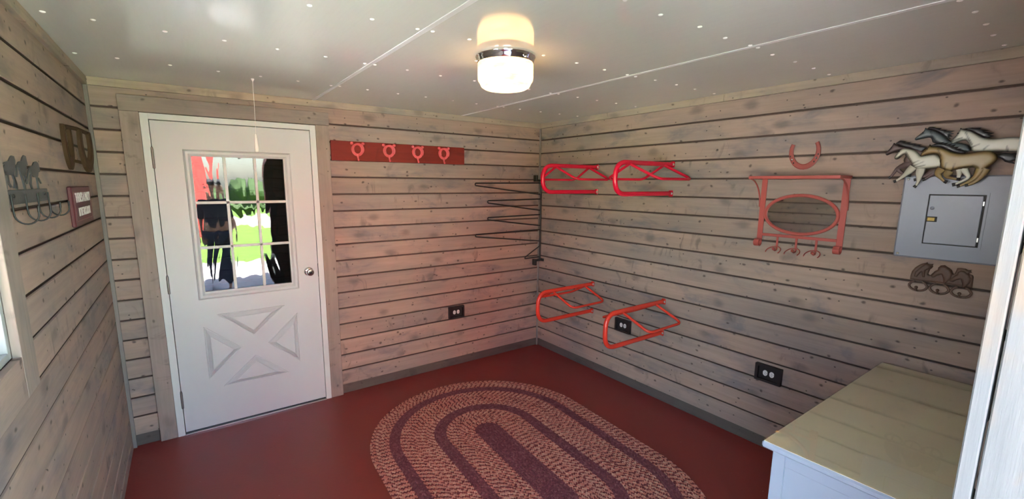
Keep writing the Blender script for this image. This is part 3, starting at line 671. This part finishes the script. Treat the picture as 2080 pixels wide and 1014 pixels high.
# ------------------------------------------------------------------ mirror shelf
ms = thing('mirror_shelf', 'red metal wall shelf with oval mirror and three hooks', 'mirror shelf', (0, -2.39, 1.3))
def mirror_shelf():
    D = .165; y0, y1 = -2.155, -2.622; zt = 1.742
    sh = MB().box(-D, -D+.010, y1, y0, zt-.016, zt, .001).box(-.010, 0, y1, y0, zt-.016, zt, .001).box(-D+.010, -.010, y0-.010, y0, zt-.016, zt, .001).box(-D+.010, -.010, y1, y1+.010, zt-.016, zt, .001)
    obj('shelf', sh, M_barnred, ms)
    for k in range(5):
        x = -D+.026+k*.028; obj('slat', MB().box(x-.004, x+.004, y1+.010, y0-.010, zt-.012, zt-.006, .001), M_barnred, ms)
    for ya in (-2.177, -2.603):
        n = 14; R = .021; P = [(-.006, zt-.016)]+[(-.006, 1.345)]
        for i in range(1, n+1):
            a = -i/n*math.radians(330); P.append((-.006-R+R*math.cos(a), 1.338+R*math.sin(a)*1.0))
        vs = []; w = .0155; th = .004
        for i, (x, z) in enumerate(P):
            a = Vector(P[max(0, i-1)]); b = Vector(P[min(len(P)-1, i+1)]); t = (b-a).normalized(); nr = Vector((t.y, -t.x))*th/2
            for yy, sg in ((-w, 1), (w, 1), (w, -1), (-w, -1)): vs.append((x+nr.x*sg, ya+yy, z+nr.y*sg))
        m = len(P); fs = [(i*4+j, i*4+(j+1) % 4, i*4+4+(j+1) % 4, i*4+4+j) for i in range(m-1) for j in range(4)]+[(0, 1, 2, 3), tuple(range(m*4-1, m*4-5, -1))]
        obj('upright', MB().add(vs, fs), M_barnred, ms)
    for ya in (-2.158, -2.62):
        P = [(-.006-(D-.02)*(1-math.sin(a)), ya, zt-.016-.165*(1-math.cos(a))) for a in [i/10*math.pi/2 for i in range(11)]]
        P = [(-(D-.012)+(D-.018)*math.sin(a), ya, zt-.016-.17*(1-math.cos(a))) for a in [i/10*math.pi/2 for i in range(11)]]
        obj('brace', MB().tube(P, .0042, 6), M_barnred, ms)
    obj('rail', MB().box(-.009, -.003, -2.59, -2.19, 1.379, 1.396, .001), M_barnred, ms)
    cy, cz = -2.391, 1.519; n = 48
    E_ = lambda a, b, x: [(x, cy+a*math.cos(2*math.pi*i/n), cz+b*math.sin(2*math.pi*i/n)) for i in range(n)]
    fr = MB(); L = [(.2, .1215, -.002), (.2, .1215, -.013), (.196, .1175, -.018), (.187, .108, -.018), (.182, .103, -.012), (.182, .103, -.006)]
    vs = []; fs = []
    for a, b, x in L: vs += E_(a, b, x)
    for i in range(len(L)-1):
        for k in range(n): fs.append((i*n+k, i*n+(k+1) % n, i*n+n+(k+1) % n, i*n+n+k))
    fr.add(vs, fs, False); obj('mirror_frame', fr, M_barnred, ms)
    obj('mirror_glass', MB().add(E_(.184, .105, -.008), [tuple(range(n))]).add(E_(.198, .119, -.002), [tuple(range(n))]), M_mirror, ms)
    for ya in (-2.283, -2.388, -2.492):
        h = obj('hook', MB().box(-.008, -.004, ya-.006, ya+.006, 1.315, 1.38, .001).tube(bend([(-.006, ya, 1.318), (-.006, ya, 1.300), (-.03, ya, 1.296), (-.045, ya, 1.306)], .012, 4), .005, 6).ball((-.047, ya, 1.309), .009, 8), M_barnred, ms)
        obj('cross_hook', MB().tube([(-.010-.040*(1-math.sin(a)), ya+.038*math.cos(a), 1.298+.022*math.sin(a)) for a in [math.radians(-25+230*i/18) for i in range(19)]], .003, 6), M_barnred, h)
mirror_shelf()

# ------------------------------------------------------------------ breaker panel
bp = thing('breaker_panel', 'blue-grey metal breaker panel with small door and brass latch', 'breaker panel', (0, -3.04, 1.338))
def panel():
    f = lambda y0, y1, z0, z1, x0, x1, b: MB().box(-x1, -x0, y0, y1, z0, z1, b)
    obj('cover', f(-3.240, -2.840, 1.338, 1.739, 0, .014, .007), M_panel, bp)
    mp = lambda u, v, d: (-.0135-d, u, v)
    Rr = lambda y0, y1, z0, z1: [(y0, z0), (y1, z0), (y1, z1), (y0, z1)]
    obj('door_surround', MB().ring(Rr(-3.145, -2.934, 1.404, 1.660), Rr(-3.136, -2.943, 1.413, 1.651), 0, .004, mp), M_panel, bp)
    pd = obj('panel_door', f(-3.128, -2.947, 1.417, 1.646, .0135, .0175, .003), M_panel, bp)
    obj('gap', f(-3.136, -2.943, 1.413, 1.651, .0132, .0142, 0), M_dark, bp)
    lt = obj('latch', MB().box(-.0195, -.017, -2.985, -2.944, 1.520, 1.545, .001), M_dark, pd)
    obj('latch_button', MB().box(-.0215, -.0193, -2.978, -2.950, 1.524, 1.541, .001), M_brass, lt)
    obj('knockout', MB().lathe([(.008, 0), (.008, .0008), (0, .001)], 12, (-.0175, -2.962, 1.585), (-1, 0, 0)), M_panel, pd)
    for z in (1.448, 1.612): obj('hinge', MB().box(-.021, -.0165, -3.134, -3.128, z-.010, z+.010, .001), M_steel, bp)
    for y, z in ((-2.858, 1.722), (-2.858, 1.354), (-3.222, 1.722), (-3.222, 1.354)): obj('screw', MB().lathe([(.006, 0), (.0055, .002), (.002, .0035), (0, .0036)], 10, (-.014, y, z), (-1, 0, 0)), M_steel, bp)
panel()

# ------------------------------------------------------------------ plane of the wall art: outline points noted on the wall
def on_x(px, py, xv):
    d = _f+_r*((px-PPX)/FPX)-_u*((py-PPY)/FPX); s = (xv-CAM[0])/d.x; return (CAM[1]+s*d.y, CAM[2]+s*d.z)
def paint_attr(me, cols):
    at = me.color_attributes.new('paint', 'FLOAT_COLOR', 'POINT'); at.data.foreach_set('color', np.asarray(cols, np.float32).ravel())
t = NT('airbrushed_metal'); va = t.n('ShaderNodeVertexColor', layer_name='paint'); t.bsdf(va.outputs[0], .32, 0, t.bump(t.noise(t.coord((1,1,1)), 90, 2), .06, .002), .5); M_art = t.m
M_mane = paint('black_mane_enamel', (.012, .012, .014), .35)
M_hoof = paint('black_hoof_enamel', (.01, .01, .012), .35)
art = thing('horse_wall_art', 'painted metal relief of five galloping horses over breaker panel', 'wall art', (0, -3.0, 1.70))
def horses():
    S = 5.963; c2w = lambda p: on_x(1780+p[0]/S, 230+p[1]/S, -.035)
    EYE = {'slate': (560, 240), 'brown': (180, 415), 'white': (990, 245), 'cream': (278, 463), 'tan': (622, 437)}
    def smooth(P):
        Q = []
        for i in range(len(P)):
            a, b = Vector(P[i]), Vector(P[(i+1) % len(P)]); Q += [a.lerp(b, .25)[:], a.lerp(b, .75)[:]]
        return Q
    def horse(name, body, col, edge, mane, legs, depth, lab, hi=None, tail=None, stripes=()):
        mp = lambda u, v, d: (-depth-d, u, v)
        mb = MB().relief([c2w(p) for p in smooth(body)], .011, .018, mp, .002, .0045); arr, dd = mb.rd[0]; nb = len(arr); 
        me = mb.mesh('horse'); co = np.zeros((len(me.vertices)*3)); me.vertices.foreach_get('co', co); co = co.reshape(-1, 3)
        cols = np.ones((len(me.vertices), 4)); d = np.zeros(len(co)); d[:nb] = dd
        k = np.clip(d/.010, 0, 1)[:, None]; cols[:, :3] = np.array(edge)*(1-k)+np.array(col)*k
        ST = [([c2w(p) for p in s]) for s in stripes]
        for s in ST:
            for (a, b) in zip(s[:-1], s[1:]):
                a = np.array(a); b = np.array(b); e = b-a; tt = np.clip(((co[:, 1:]-a)@e)/(e@e), 0, 1); ds = np.linalg.norm(co[:, 1:]-(a+tt[:, None]*e), axis=1)
                w = np.clip(1-ds/.0042, 0, 1)[:, None]**.7; cols[:, :3] = cols[:, :3]*(1-.85*w)+np.array(edge)*.85*w
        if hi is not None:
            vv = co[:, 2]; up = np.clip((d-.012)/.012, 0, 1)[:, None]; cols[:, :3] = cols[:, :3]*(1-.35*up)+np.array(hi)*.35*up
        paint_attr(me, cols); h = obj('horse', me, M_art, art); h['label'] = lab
        if mane: obj('mane', MB().relief([c2w(p) for p in mane], .004, .008, lambda u, v, d: (-depth-.0065-d, u, v), .002, .004), M_mane, h)
        if tail: obj('tail', MB().relief([c2w(p) for p in tail], .004, .008, lambda u, v, d: (-depth-.003-d, u, v), .002, .005), M_mane, h)
        ey = EYE[name]; u_, v_ = c2w(ey); obj('eye', MB().ball((-depth-.0105, u_, v_), .0032, 8), M_hoof, h)
        for P, rad, hoof in legs:
            Q = [c2w(p) for p in P]; pts = [Vector((-depth-.006, u, v)) for u, v in Q]
            sm = bend(pts, .012, 3); rr = [r/S*.00195 for r in rad]; L = np.linspace(0, 1, len(sm)); R_ = list(np.interp(L, np.linspace(0, 1, len(rr)), rr))
            lm = MB().tube(sm, R_, 8, flat=(Vector((1, 0, 0)), .55)); lme = lm.mesh('leg')
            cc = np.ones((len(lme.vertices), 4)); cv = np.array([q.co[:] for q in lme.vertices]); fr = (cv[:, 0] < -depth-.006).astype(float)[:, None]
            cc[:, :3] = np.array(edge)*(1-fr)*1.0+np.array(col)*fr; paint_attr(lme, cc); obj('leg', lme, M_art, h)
            if hoof:
                e = pts[-1]; d_ = (pts[-1]-pts[-2]).normalized(); d_ = Vector((0, d_.y, d_.z*.5)).normalized()
                obj('hoof', MB().tube([e-d_*.002, e+d_*.009], [.0062, .0075], 8, flat=(Vector((1, 0, 0)), .7)), M_hoof, h)
    horse('slate', [(455,310),(470,290),(530,245),(575,205),(583,168),(608,190),(640,195),(700,210),(780,250),(850,300),(900,340),(1000,355),(1100,380),(1140,430),(1130,470),(1000,470),(900,440),(800,390),(700,362),(668,350),(660,310),(640,290),(560,305),(500,320),(465,328)], (.11, .14, .15), (.008, .01, .012),
        [(600,195),(640,165),(720,166),(695,180),(790,178),(765,195),(860,200),(830,213),(950,212),(890,232),(940,248),(880,258),(925,280),(870,286),(905,312),(850,302),(780,250),(700,205)], [], .020, 'slate grey horse', (.3, .34, .34), None, [[(650,215),(680,290),(720,345)]])
    horse('brown', [(98,498),(110,475),(150,430),(188,388),(203,352),(225,375),(270,385),(290,400),(350,400),(450,420),(560,440),(600,500),(560,560),(440,630),(400,628),(350,620),(320,590),(322,550),(350,515),(300,445),(270,450),(215,470),(165,490),(120,514)], (.115, .075, .070), (.012, .008, .01),
        [(225,365),(290,332),(360,342),(335,352),(425,350),(395,365),(490,368),(450,382),(550,378),(515,396),(612,410),(580,440),(540,472),(480,452),(400,428),(300,400)],
        [([(430,612),(310,640),(248,665),(205,725),(165,772)], [60, 36, 24, 20, 16], 1), ([(300,640),(245,680),(320,735),(385,752)], [34, 26, 20, 16], 1), ([(760,665),(660,715),(550,775),(478,803)], [50, 36, 22, 16], 1), ([(740,690),(650,755),(580,798)], [40, 24, 16], 1)], .020, 'dark brown horse')
    horse('white', [(898,345),(910,325),(960,275),(990,225),(1010,205),(1014,170),(1042,195),(1090,205),(1150,215),(1210,250),(1290,295),(1400,310),(1500,300),(1600,290),(1680,287),(1760,292),(1840,312),(1880,352),(1870,410),(1820,450),(1700,470),(1600,470),(1500,465),(1400,465),(1250,475),(1150,465),(1138,420),(1128,390),(1100,345),(1075,322),(1000,342),(930,372),(906,364)], (.62, .64, .54), (.02, .022, .022),
        [(1050,195),(1100,180),(1180,172),(1155,184),(1275,176),(1255,192),(1375,210),(1305,216),(1395,236),(1435,238),(1365,264),(1435,274),(1365,290),(1395,300),(1290,295),(1210,250),(1130,205)],
        [([(1010,640),(1005,720),(992,790)], [50, 30, 18], 1), ([(1040,650),(1080,710),(1125,780),(1010,835),(950,862)], [50, 34, 22, 18, 15], 1)], .026, 'cream white horse with black mane', (.75, .77, .68),
        None, [[(915,345),(1000,310),(1040,300)], [(1085,235),(1130,330),(1160,380)], [(1140,420),(1250,375)], [(1300,440),(1360,390)], [(1590,470),(1585,400)]])
    horse('cream', [(213,548),(230,510),(265,465),(300,435),(330,420),(380,425),(430,435),(480,455),(520,490),(545,520),(650,500),(720,495),(770,530),(820,580),(810,630),(760,660),(650,672),(560,677),(480,682),(450,662),(430,622),(400,580),(370,532),(352,492),(318,508),(272,552),(238,564)], (.55, .55, .44), (.03, .026, .016),
        None, [([(455,650),(372,728),(295,788),(238,822)], [60, 36, 22, 16], 1), ([(540,670),(522,765),(508,835),(478,880)], [60, 36, 22, 15], 1)], .030, 'cream horse with dark flank stripes', (.7, .7, .6), None,
        [[(365,470),(430,590)], [(440,610),(520,575)], [(455,640),(575,590)], [(480,655),(590,630)], [(245,545),(310,515)]])
    horse('tan', [(536,508),(545,485),(575,452),(610,425),(640,405),(650,370),(672,402),(720,403),(780,412),(840,432),(900,462),(960,480),(1050,490),(1150,477),(1250,460),(1340,453),(1400,460),(1450,487),(1480,525),(1472,565),(1430,607),(1370,642),(1322,682),(1290,722),(1240,732),(1215,682),(1180,657),(1100,667),(1000,682),(930,692),(900,717),(850,702),(800,692),(770,642),(765,582),(772,542),(745,497),(700,492),(650,497),(600,507),(560,524),(538,522)], (.30, .215, .085), (.028, .018, .008),
        [(650,400),(690,384),(720,372),(752,368),(832,346),(800,370),(892,356),(852,380),(932,368),(900,394),(972,380),(940,412),(1012,406),(980,430),(1042,430),(1010,450),(1062,452),(1090,486),(1050,490),(960,480),(900,462),(840,432),(780,412)],
        [([(800,672),(742,730),(790,790),(832,828)], [60, 38, 22, 16], 1), ([(890,700),(850,760),(905,787),(985,800)], [56, 34, 22, 16], 1), ([(1275,680),(1228,762),(1130,832),(1012,880)], [62, 38, 24, 17], 1), ([(1330,670),(1268,768),(1195,838),(1112,868)], [56, 36, 24, 17], 1)], .036, 'tan horse in front', (.52, .43, .24),
        [(1460,500),(1500,492),(1560,480),(1640,488),(1720,480),(1690,520),(1740,560),(1650,580),(1700,620),(1600,600),(1560,590),(1520,552),(1480,540)], [[(755,440),(790,520)], [(790,570),(775,640)], [(860,600),(830,680)], [(960,610),(930,680)], [(1000,660),(1180,640)]])
horses()

# ------------------------------------------------------------------ cast iron hook rack below the panel
hk = thing('cast_iron_hook_rack', 'brown cast iron hook rack with horse heads below breaker panel', 'hook rack', (0, -3.03, 1.16))
def castrack():
    S = 10.14; c = lambda p: on_x(1830+p[0]/S, 520+p[1]/S, -.006); mp = lambda u, v, d: (-d, u, v)
    pl = [(185,478),(198,400),(230,310),(300,235),(380,185),(440,160),(500,150),(545,128),(552,162),(600,176),(668,163),(645,200),(662,215),(640,250),(600,275),(575,330),(560,372),(595,398),(622,380),(700,312),(758,286),(768,240),(820,197),(900,190),(950,225),(1000,255),(1050,300),(1070,360),(1100,382),(1140,302),(1160,255),(1230,252),(1330,265),(1380,298),(1468,288),(1430,315),(1462,345),(1410,350),(1395,372),(1480,402),(1492,440),(1460,658),(1200,612),(900,572),(550,527)]
    obj('plate', MB().relief([c(p) for p in pl], .006, .007, mp, .006, .004), M_iron, hk)
    mp2 = lambda u, v, d: (-.009-d, u, v)
    cat = [(270,420),(300,320),(380,250),(450,190),(540,150),(600,190),(640,220),(590,265),(520,300),(500,440),(440,440),(430,330),(380,380),(340,440)]
    hd = lambda ox, oy: [(ox+a, oy+b) for a, b in ((0,0),(30,-25),(110,-95),(165,-120),(185,-175),(250,-205),(330,-190),(420,-120),(470,-40),(440,60),(330,160),(270,150),(270,60),(240,-20),(150,5),(90,40),(40,35))]
    for P, nm in ((cat, 'seated_animal_relief'), (hd(600, 405), 'horse_head_relief'), (hd(990, 500), 'horse_head_relief')): obj(nm, MB().relief([c(p) for p in P], .009, .011, mp2, .001, .0035), M_iron, hk)
    for (x, y) in ((350, 612), (785, 675), (1235, 745)):
        u, v = c((x, y)); rx, rz = .034, .025
        pts = [(-.006, u+rx*math.cos(a)*(1 if math.sin(a) < .3 else .92), v+rz*math.sin(a)) for a in [math.radians(65-310*i/20) for i in range(21)]]
        h = obj('hook_ring', MB().tube([(p[0], p[1], p[2]) for p in pts], .0052, 7, flat=(Vector((1, 0, 0)), .8)), M_iron, hk)
        obj('peg', MB().tube(bend([(-.006, u, v-rz), (-.025, u, v-rz+.002), (-.034, u, v-.006)], .01, 3), .0042, 6).ball((-.035, u, v-.004), .007, 8), M_iron, h)
castrack()

# ------------------------------------------------------------------ left wall: horse hook rack
lr = thing('horse_hook_rack', 'grey steel hook rack with three horse silhouettes beside window', 'hook rack', (-W, -1.475, 1.56))
def leftrack():
    S = 6.34; c = lambda p: on_x(p[0]/S, 300+p[1]/S, -W+.006); mp = lambda u, v, d: (-W+d, u, v)
    b = obj('backplate', MB().box(-W, -W+.007, -1.713, -1.243, 1.619, 1.661, .0015), M_greysteel, lr)
    for y in (-1.66, -1.30): obj('screw', MB().lathe([(.006, 0), (.005, .003), (0, .004)], 8, (-W+.007, y, 1.644), (1, 0, 0)), M_dark, lr)
    H3 = [([(75,190),(95,182),(125,172),(150,118),(165,103),(195,110),(212,170),(208,250),(214,282),(205,300),(195,350),(165,356),(130,350),(85,352),(62,270)], [([(75,195),(35,235),(22,330),(26,400)], 14), ([(75,300),(90,400),(105,540)], 15), ([(115,345),(130,450),(172,515)], 13), ([(185,350),(216,430),(213,522)], 13), ([(205,400),(228,460),(242,538)], 12)]),
          ([(262,180),(290,172),(305,120),(320,98),(345,110),(358,170),(372,228),(355,232),(358,300),(350,352),(310,352),(278,318),(260,260)], [([(262,185),(240,240),(236,380)], 12), ([(285,320),(320,430),(347,538)], 14), ([(335,350),(357,410),(350,455)], 12)]),
          ([(398,252),(432,230),(450,188),(480,178),(505,200),(518,250),(530,310),(518,315),(512,300),(500,388),(450,378),(418,345),(404,290)], [([(398,260),(380,340),(370,470)], 12), ([(418,345),(414,470),(436,538)], 13), ([(490,385),(515,535)], 12), ([(508,385),(548,465)], 11)])]
    for body, legs in H3:
        mb = MB().prism([c(p) for p in body], .001, .004, mp)
        for P, w in legs:
            Q = [Vector(c(p)) for p in P]; ww = w/S*.0040
            L = [];
            for i, q in enumerate(Q):
                t_ = (Q[min(i+1, len(Q)-1)]-Q[max(i-1, 0)]).normalized(); L.append((q, Vector((1, 0))*ww))
            mb.prism([(q+n_)[:] for q, n_ in L]+[(q-n_)[:] for q, n_ in reversed(L)], .001, .004, mp)
        obj('horse_silhouette', mb, M_greysteel, lr)
    for y in (-1.690, -1.545, -1.400, -1.255):
        P = [(-W+.0085, y, 1.648), (-W+.0085, y, 1.600)]+[(-W+.034-.0255*math.cos(a), y, 1.594-.030*math.sin(a)) for a in [math.pi*i/12 for i in range(1, 12)]]+[(-W+.0595, y, 1.600)]
        h = obj('hook', MB().tube(P, .0025, 7), M_black, lr)
        obj('hook_tip', MB().tube([(-W+.0595, y, 1.598), (-W+.0598, y, 1.616)], .0032, 7), M_black, h)
leftrack()

# rusty double horseshoe
rs = thing('horseshoe_hook', 'rusty hook of two welded horseshoes above the burgundy sign', 'horseshoe', (-W, -.72, 1.77))
mpa = lambda u, v, d: (-W+d, -.735+u, 1.872+v*1.32)
obj('wall_shoe', horseshoe_mesh(mpa, .016, .015, 1.08), M_rust, rs)
mpb = lambda u, v, d: (-W+.030+d+(u+.07)*.12, -.575+u, 1.865+v*1.36)
obj('front_shoe', horseshoe_mesh(mpb, .016, .015, 1.05), M_rust, rs)
obj('cross_bar', MB().tube([(-W+.008, -.80, 1.922), (-W+.03, -.62, 1.928), (-W+.048, -.50, 1.920)], .0095, 7), M_rust, rs)
obj('spacer', MB().tube([(-W+.010, -.70, 1.780), (-W+.02, -.62, 1.778), (-W+.045, -.52, 1.763)], .0075, 7), M_rust, rs)

# burgundy sign
sg = thing('wall_sign', 'small burgundy wooden sign with white lettering beside the corner', 'sign', (-W, -.64, 1.49))
def sign():
    y0, y1, z0, z1 = -.872, -.400, 1.488, 1.664
    obj('board', MB().box(-W, -W+.016, y0, y1, z0, z1, .004), M_bur, sg)
    mp = lambda u, v, d: (-W+.016+d, u, v); R = lambda k: [(y0+k, z0+k*.8), (y1-k, z0+k*.8), (y1-k, z1-k*.8), (y0+k, z1-k*.8)]
    obj('border_line', MB().ring(R(.028), R(.032), -.0005, .001, mp), M_burline, sg)
    for txt, z, sz, sy in (("THERE'S A PARTY", 1.595, .047, .385), ('IN THE TACK ROOM', 1.533, .040, .30)):
        cu = bpy.data.curves.new('lettering', 'FONT'); cu.body = txt; cu.align_x = 'CENTER'; cu.size = sz; cu.extrude = .0006; cu.offset = .0012
        o = bpy.data.objects.new('lettering_tmp', cu); COL.objects.link(o); bpy.context.view_layer.update()
        me = bpy.data.meshes.new_from_object(o); bpy.data.objects.remove(o)
        xs = [q.co.x for q in me.vertices]; k = sy/(max(xs)-min(xs))
        for q in me.vertices: q.co = Vector((-W+.0165+q.co.z, (y0+y1)/2+.015+q.co.x*k, z+q.co.y*1.25))
        obj('lettering', me, M_letter, sg)
sign()

# ------------------------------------------------------------------ dresser
dr = thing('dresser', 'white dresser with plate glass over its cream top', 'dresser', (-.68, -3.14, 0))
def dresser():
    x0, x1, y0, y1 = -1.316, -.045, -3.430, -2.866; zt = .782
    a0, a1, b0, b1 = x0+.026, x1-.015, y0+.01, y1-.030
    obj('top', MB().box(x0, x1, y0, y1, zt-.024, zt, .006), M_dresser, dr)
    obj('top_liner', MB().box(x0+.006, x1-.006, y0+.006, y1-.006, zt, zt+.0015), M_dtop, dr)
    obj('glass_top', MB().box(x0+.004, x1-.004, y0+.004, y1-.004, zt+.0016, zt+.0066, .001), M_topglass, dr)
    # carcass: side frames with sunk panels, back, bottom
    for xa, xb in ((a0, a0+.02), (a1-.02, a1)):
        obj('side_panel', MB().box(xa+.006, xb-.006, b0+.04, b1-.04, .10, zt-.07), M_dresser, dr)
        for yy in ((b1-.042, b1), (b0, b0+.042)): obj('stile', MB().box(xa, xb, *yy, 0, zt-.024, .002), M_dresser, dr)
        obj('side_rail', MB().box(xa, xb, b0+.042, b1-.042, zt-.075, zt-.024, .002), M_dresser, dr); obj('side_rail', MB().box(xa, xb, b0+.042, b1-.042, .07, .12, .002), M_dresser, dr)
    obj('back_panel', MB().box(a0+.02, a1-.02, b0, b0+.008, .07, zt-.024), M_dresser, dr); obj('bottom_panel', MB().box(a0+.02, a1-.02, b0+.01, b1-.02, .07, .085), M_dresser, dr)
    for i in range(2):
        for k in range(3):
            w = (a1-a0-.04)/2; u0 = a0+.02+i*w+.004; z0 = .095+k*.213
            d = obj('drawer', MB().box(u0, u0+w-.008, b1-.40, b1-.001, z0, z0+.203, .003), M_dresser, dr)
            for q in (.25, .75): obj('knob', MB().lathe([(.006, 0), (.006, .012), (.015, .018), (.016, .024), (.01, .029), (0, .03)], 12, (u0+(w-.008)*q, b1-.001, z0+.10), (0, 1, 0)), M_dresser, d)
dresser()

# ------------------------------------------------------------------ braided rug
def rug():
    A = np.array([-1.359, -1.136]); ang = -.057; L = .80
    u = np.array([math.sin(ang), -math.cos(ang)]); nrm = np.array([-u[1], u[0]])
    def stad(r, s):
        per = 2*L+2*math.pi*r; s = s % per; p = np.zeros((len(s), 2)); t = np.zeros((len(s), 2))
        m1 = s < L; p[m1] = A+u*s[m1][:, None]+nrm*r; t[m1] = u
        m2 = (s >= L) & (s < L+math.pi*r); a = (s[m2]-L)/max(r, 1e-6); p[m2] = A+u*L+nrm*(r*np.cos(a))[:, None]+u*(r*np.sin(a))[:, None]; t[m2] = -nrm*np.sin(a)[:, None]+u*np.cos(a)[:, None]
        m3 = (s >= L+math.pi*r) & (s < 2*L+math.pi*r); q = s[m3]-L-math.pi*r; p[m3] = A+u*(L-q)[:, None]-nrm*r; t[m3] = -u
        m4 = s >= 2*L+math.pi*r; a = (s[m4]-2*L-math.pi*r)/max(r, 1e-6); p[m4] = A-nrm*(r*np.cos(a))[:, None]-u*(r*np.sin(a))[:, None]; t[m4] = nrm*np.sin(a)[:, None]-u*np.cos(a)[:, None]
        return p, t
    s = np.linspace(0, 2*L+2*math.pi*.776, 120, endpoint=False); P, _ = stad(.776, s)
    t = NT('rug_backing'); t.bsdf((.075, .026, .028), .95); mbk = t.m
    rg = obj('braided_rug', MB().prism([tuple(p) for p in P], .0, .006, lambda a, b, c: (a, b, c)), mbk)
    tag(rg, 'oval braided rug in maroon and tan rings on the red floor', 'rug')
    t = NT('braided_wool'); va = t.n('ShaderNodeVertexColor', layer_name='wool'); t.bsdf(va.outputs[0], .92, 0, t.bump(t.noise(t.coord((1,1,1), False), 400, 2), .3, .002), .15); mw = t.m
    multi = np.array([(.60, .335, .23), (.56, .26, .19), (.54, .20, .145), (.22, .055, .05), (.17, .042, .042), (.42, .15, .115)]); pm = [.24, .22, .18, .16, .12, .08]
    dark = np.array([(.20, .062, .072), (.175, .053, .062), (.225, .078, .082), (.25, .10, .10)]); pd = [.4, .3, .2, .1]
    rng = np.random.default_rng(3)
    bands = [('tan_band', .784, .664, 7, multi, pm), ('maroon_band', .664, .594, 4, dark, pd), ('tan_band', .594, .370, 13, multi, pm), ('maroon_band', .370, .288, 4, dark, pd), ('tan_band', .288, .092, 12, multi, pm), ('maroon_core', .092, 0, 5, dark, pd)]
    K = 6; ka = np.arange(K)*2*math.pi/K
    prof = np.concatenate([np.stack([np.cos(ka), np.sin(ka), np.zeros(K)], 1), np.stack([.72*np.cos(ka), .72*np.sin(ka), np.full(K, .72)], 1), [[0, 0, 1.]]])
    tri = []
    for k in range(K):
        l = (k+1) % K; tri += [(k, l, K+l), (k, K+l, K+k), (K+k, K+l, 2*K)]
    tri = np.array(tri); NV = len(prof)
    for nm, r0, r1, n, pal, pp in bands:
        V = []; Fc = []; Cc = []; o = 0; w = (r0-r1)/n
        for i in range(n):
            r = r0-w*(i+.5); ph = int(rng.integers(0, 3)); pr_ = rng.uniform(0, 6)
            for side in (-1, 1):
                per = 2*L+2*math.pi*r; m = max(4, int(per/.0128)); sp = per/m
                s = (np.arange(m)+(.25 if side > 0 else .75))*sp; p, tg = stad(r, s); nn = np.stack([-tg[:, 1], tg[:, 0]], 1)
                c = p+nn*side*w*.24; th = side*.62
                ex = tg*math.cos(th)+nn*math.sin(th); ey = -tg*math.sin(th)+nn*math.cos(th)
                jit = rng.normal(1, .08, (m, 1, 1))
                loc = prof[None]*np.array([sp*.80, w*.30, .0085])*jit
                xy = c[:, None]+ex[:, None]*loc[..., :1]+ey[:, None]*loc[..., 1:2]; z = .004+loc[..., 2:3]
                V.append(np.concatenate([xy, z], 2).reshape(-1, 3)); Fc.append((tri[None]+(np.arange(m)*NV)[:, None, None]+o).reshape(-1, 3)); o += m*NV
                # strands repeat: three colours follow one another with runs
                if len(pal) > 4:
                    seq = (np.arange(m)+ph+(0 if side > 0 else 1)) % 3; run = (np.sin(np.arange(m)*sp*2.1+pr_) > .2)
                    lt = [0, 1, 2][(i*2+len(bands)+int(r*40)) % 3]
                    base = np.where(seq == 0, lt, np.where(seq == 1, np.where(run, 1, 2), np.where(run, 3, 4)))
                    base = np.where(rng.random(m) < .12, rng.choice(len(pal), m, p=pp), base)
                else: base = rng.choice(len(pal), m, p=pp)
                col = pal[base]*rng.uniform(.88, 1.12, (m, 1)); Cc.append(np.repeat(col, NV, 0))
        V = np.concatenate(V); Fc = np.concatenate(Fc); Cc = np.concatenate(Cc)
        me = bpy.data.meshes.new(nm); me.vertices.add(len(V)); me.vertices.foreach_set('co', V.astype(np.float32).ravel()); me.loops.add(Fc.size); me.loops.foreach_set('vertex_index', Fc.astype(np.int32).ravel())
        me.polygons.add(len(Fc)); me.polygons.foreach_set('loop_start', np.arange(0, Fc.size, 3, dtype=np.int32)); me.update(calc_edges=True); me.polygons.foreach_set('use_smooth', [True]*len(Fc))
        at = me.color_attributes.new('wool', 'FLOAT_COLOR', 'POINT'); at.data.foreach_set('color', np.concatenate([Cc, np.ones((len(Cc), 1))], 1).astype(np.float32).ravel())
        me.materials.append(mw); b = link(nm, me, rg); b['kind'] = 'stuff'
rug()
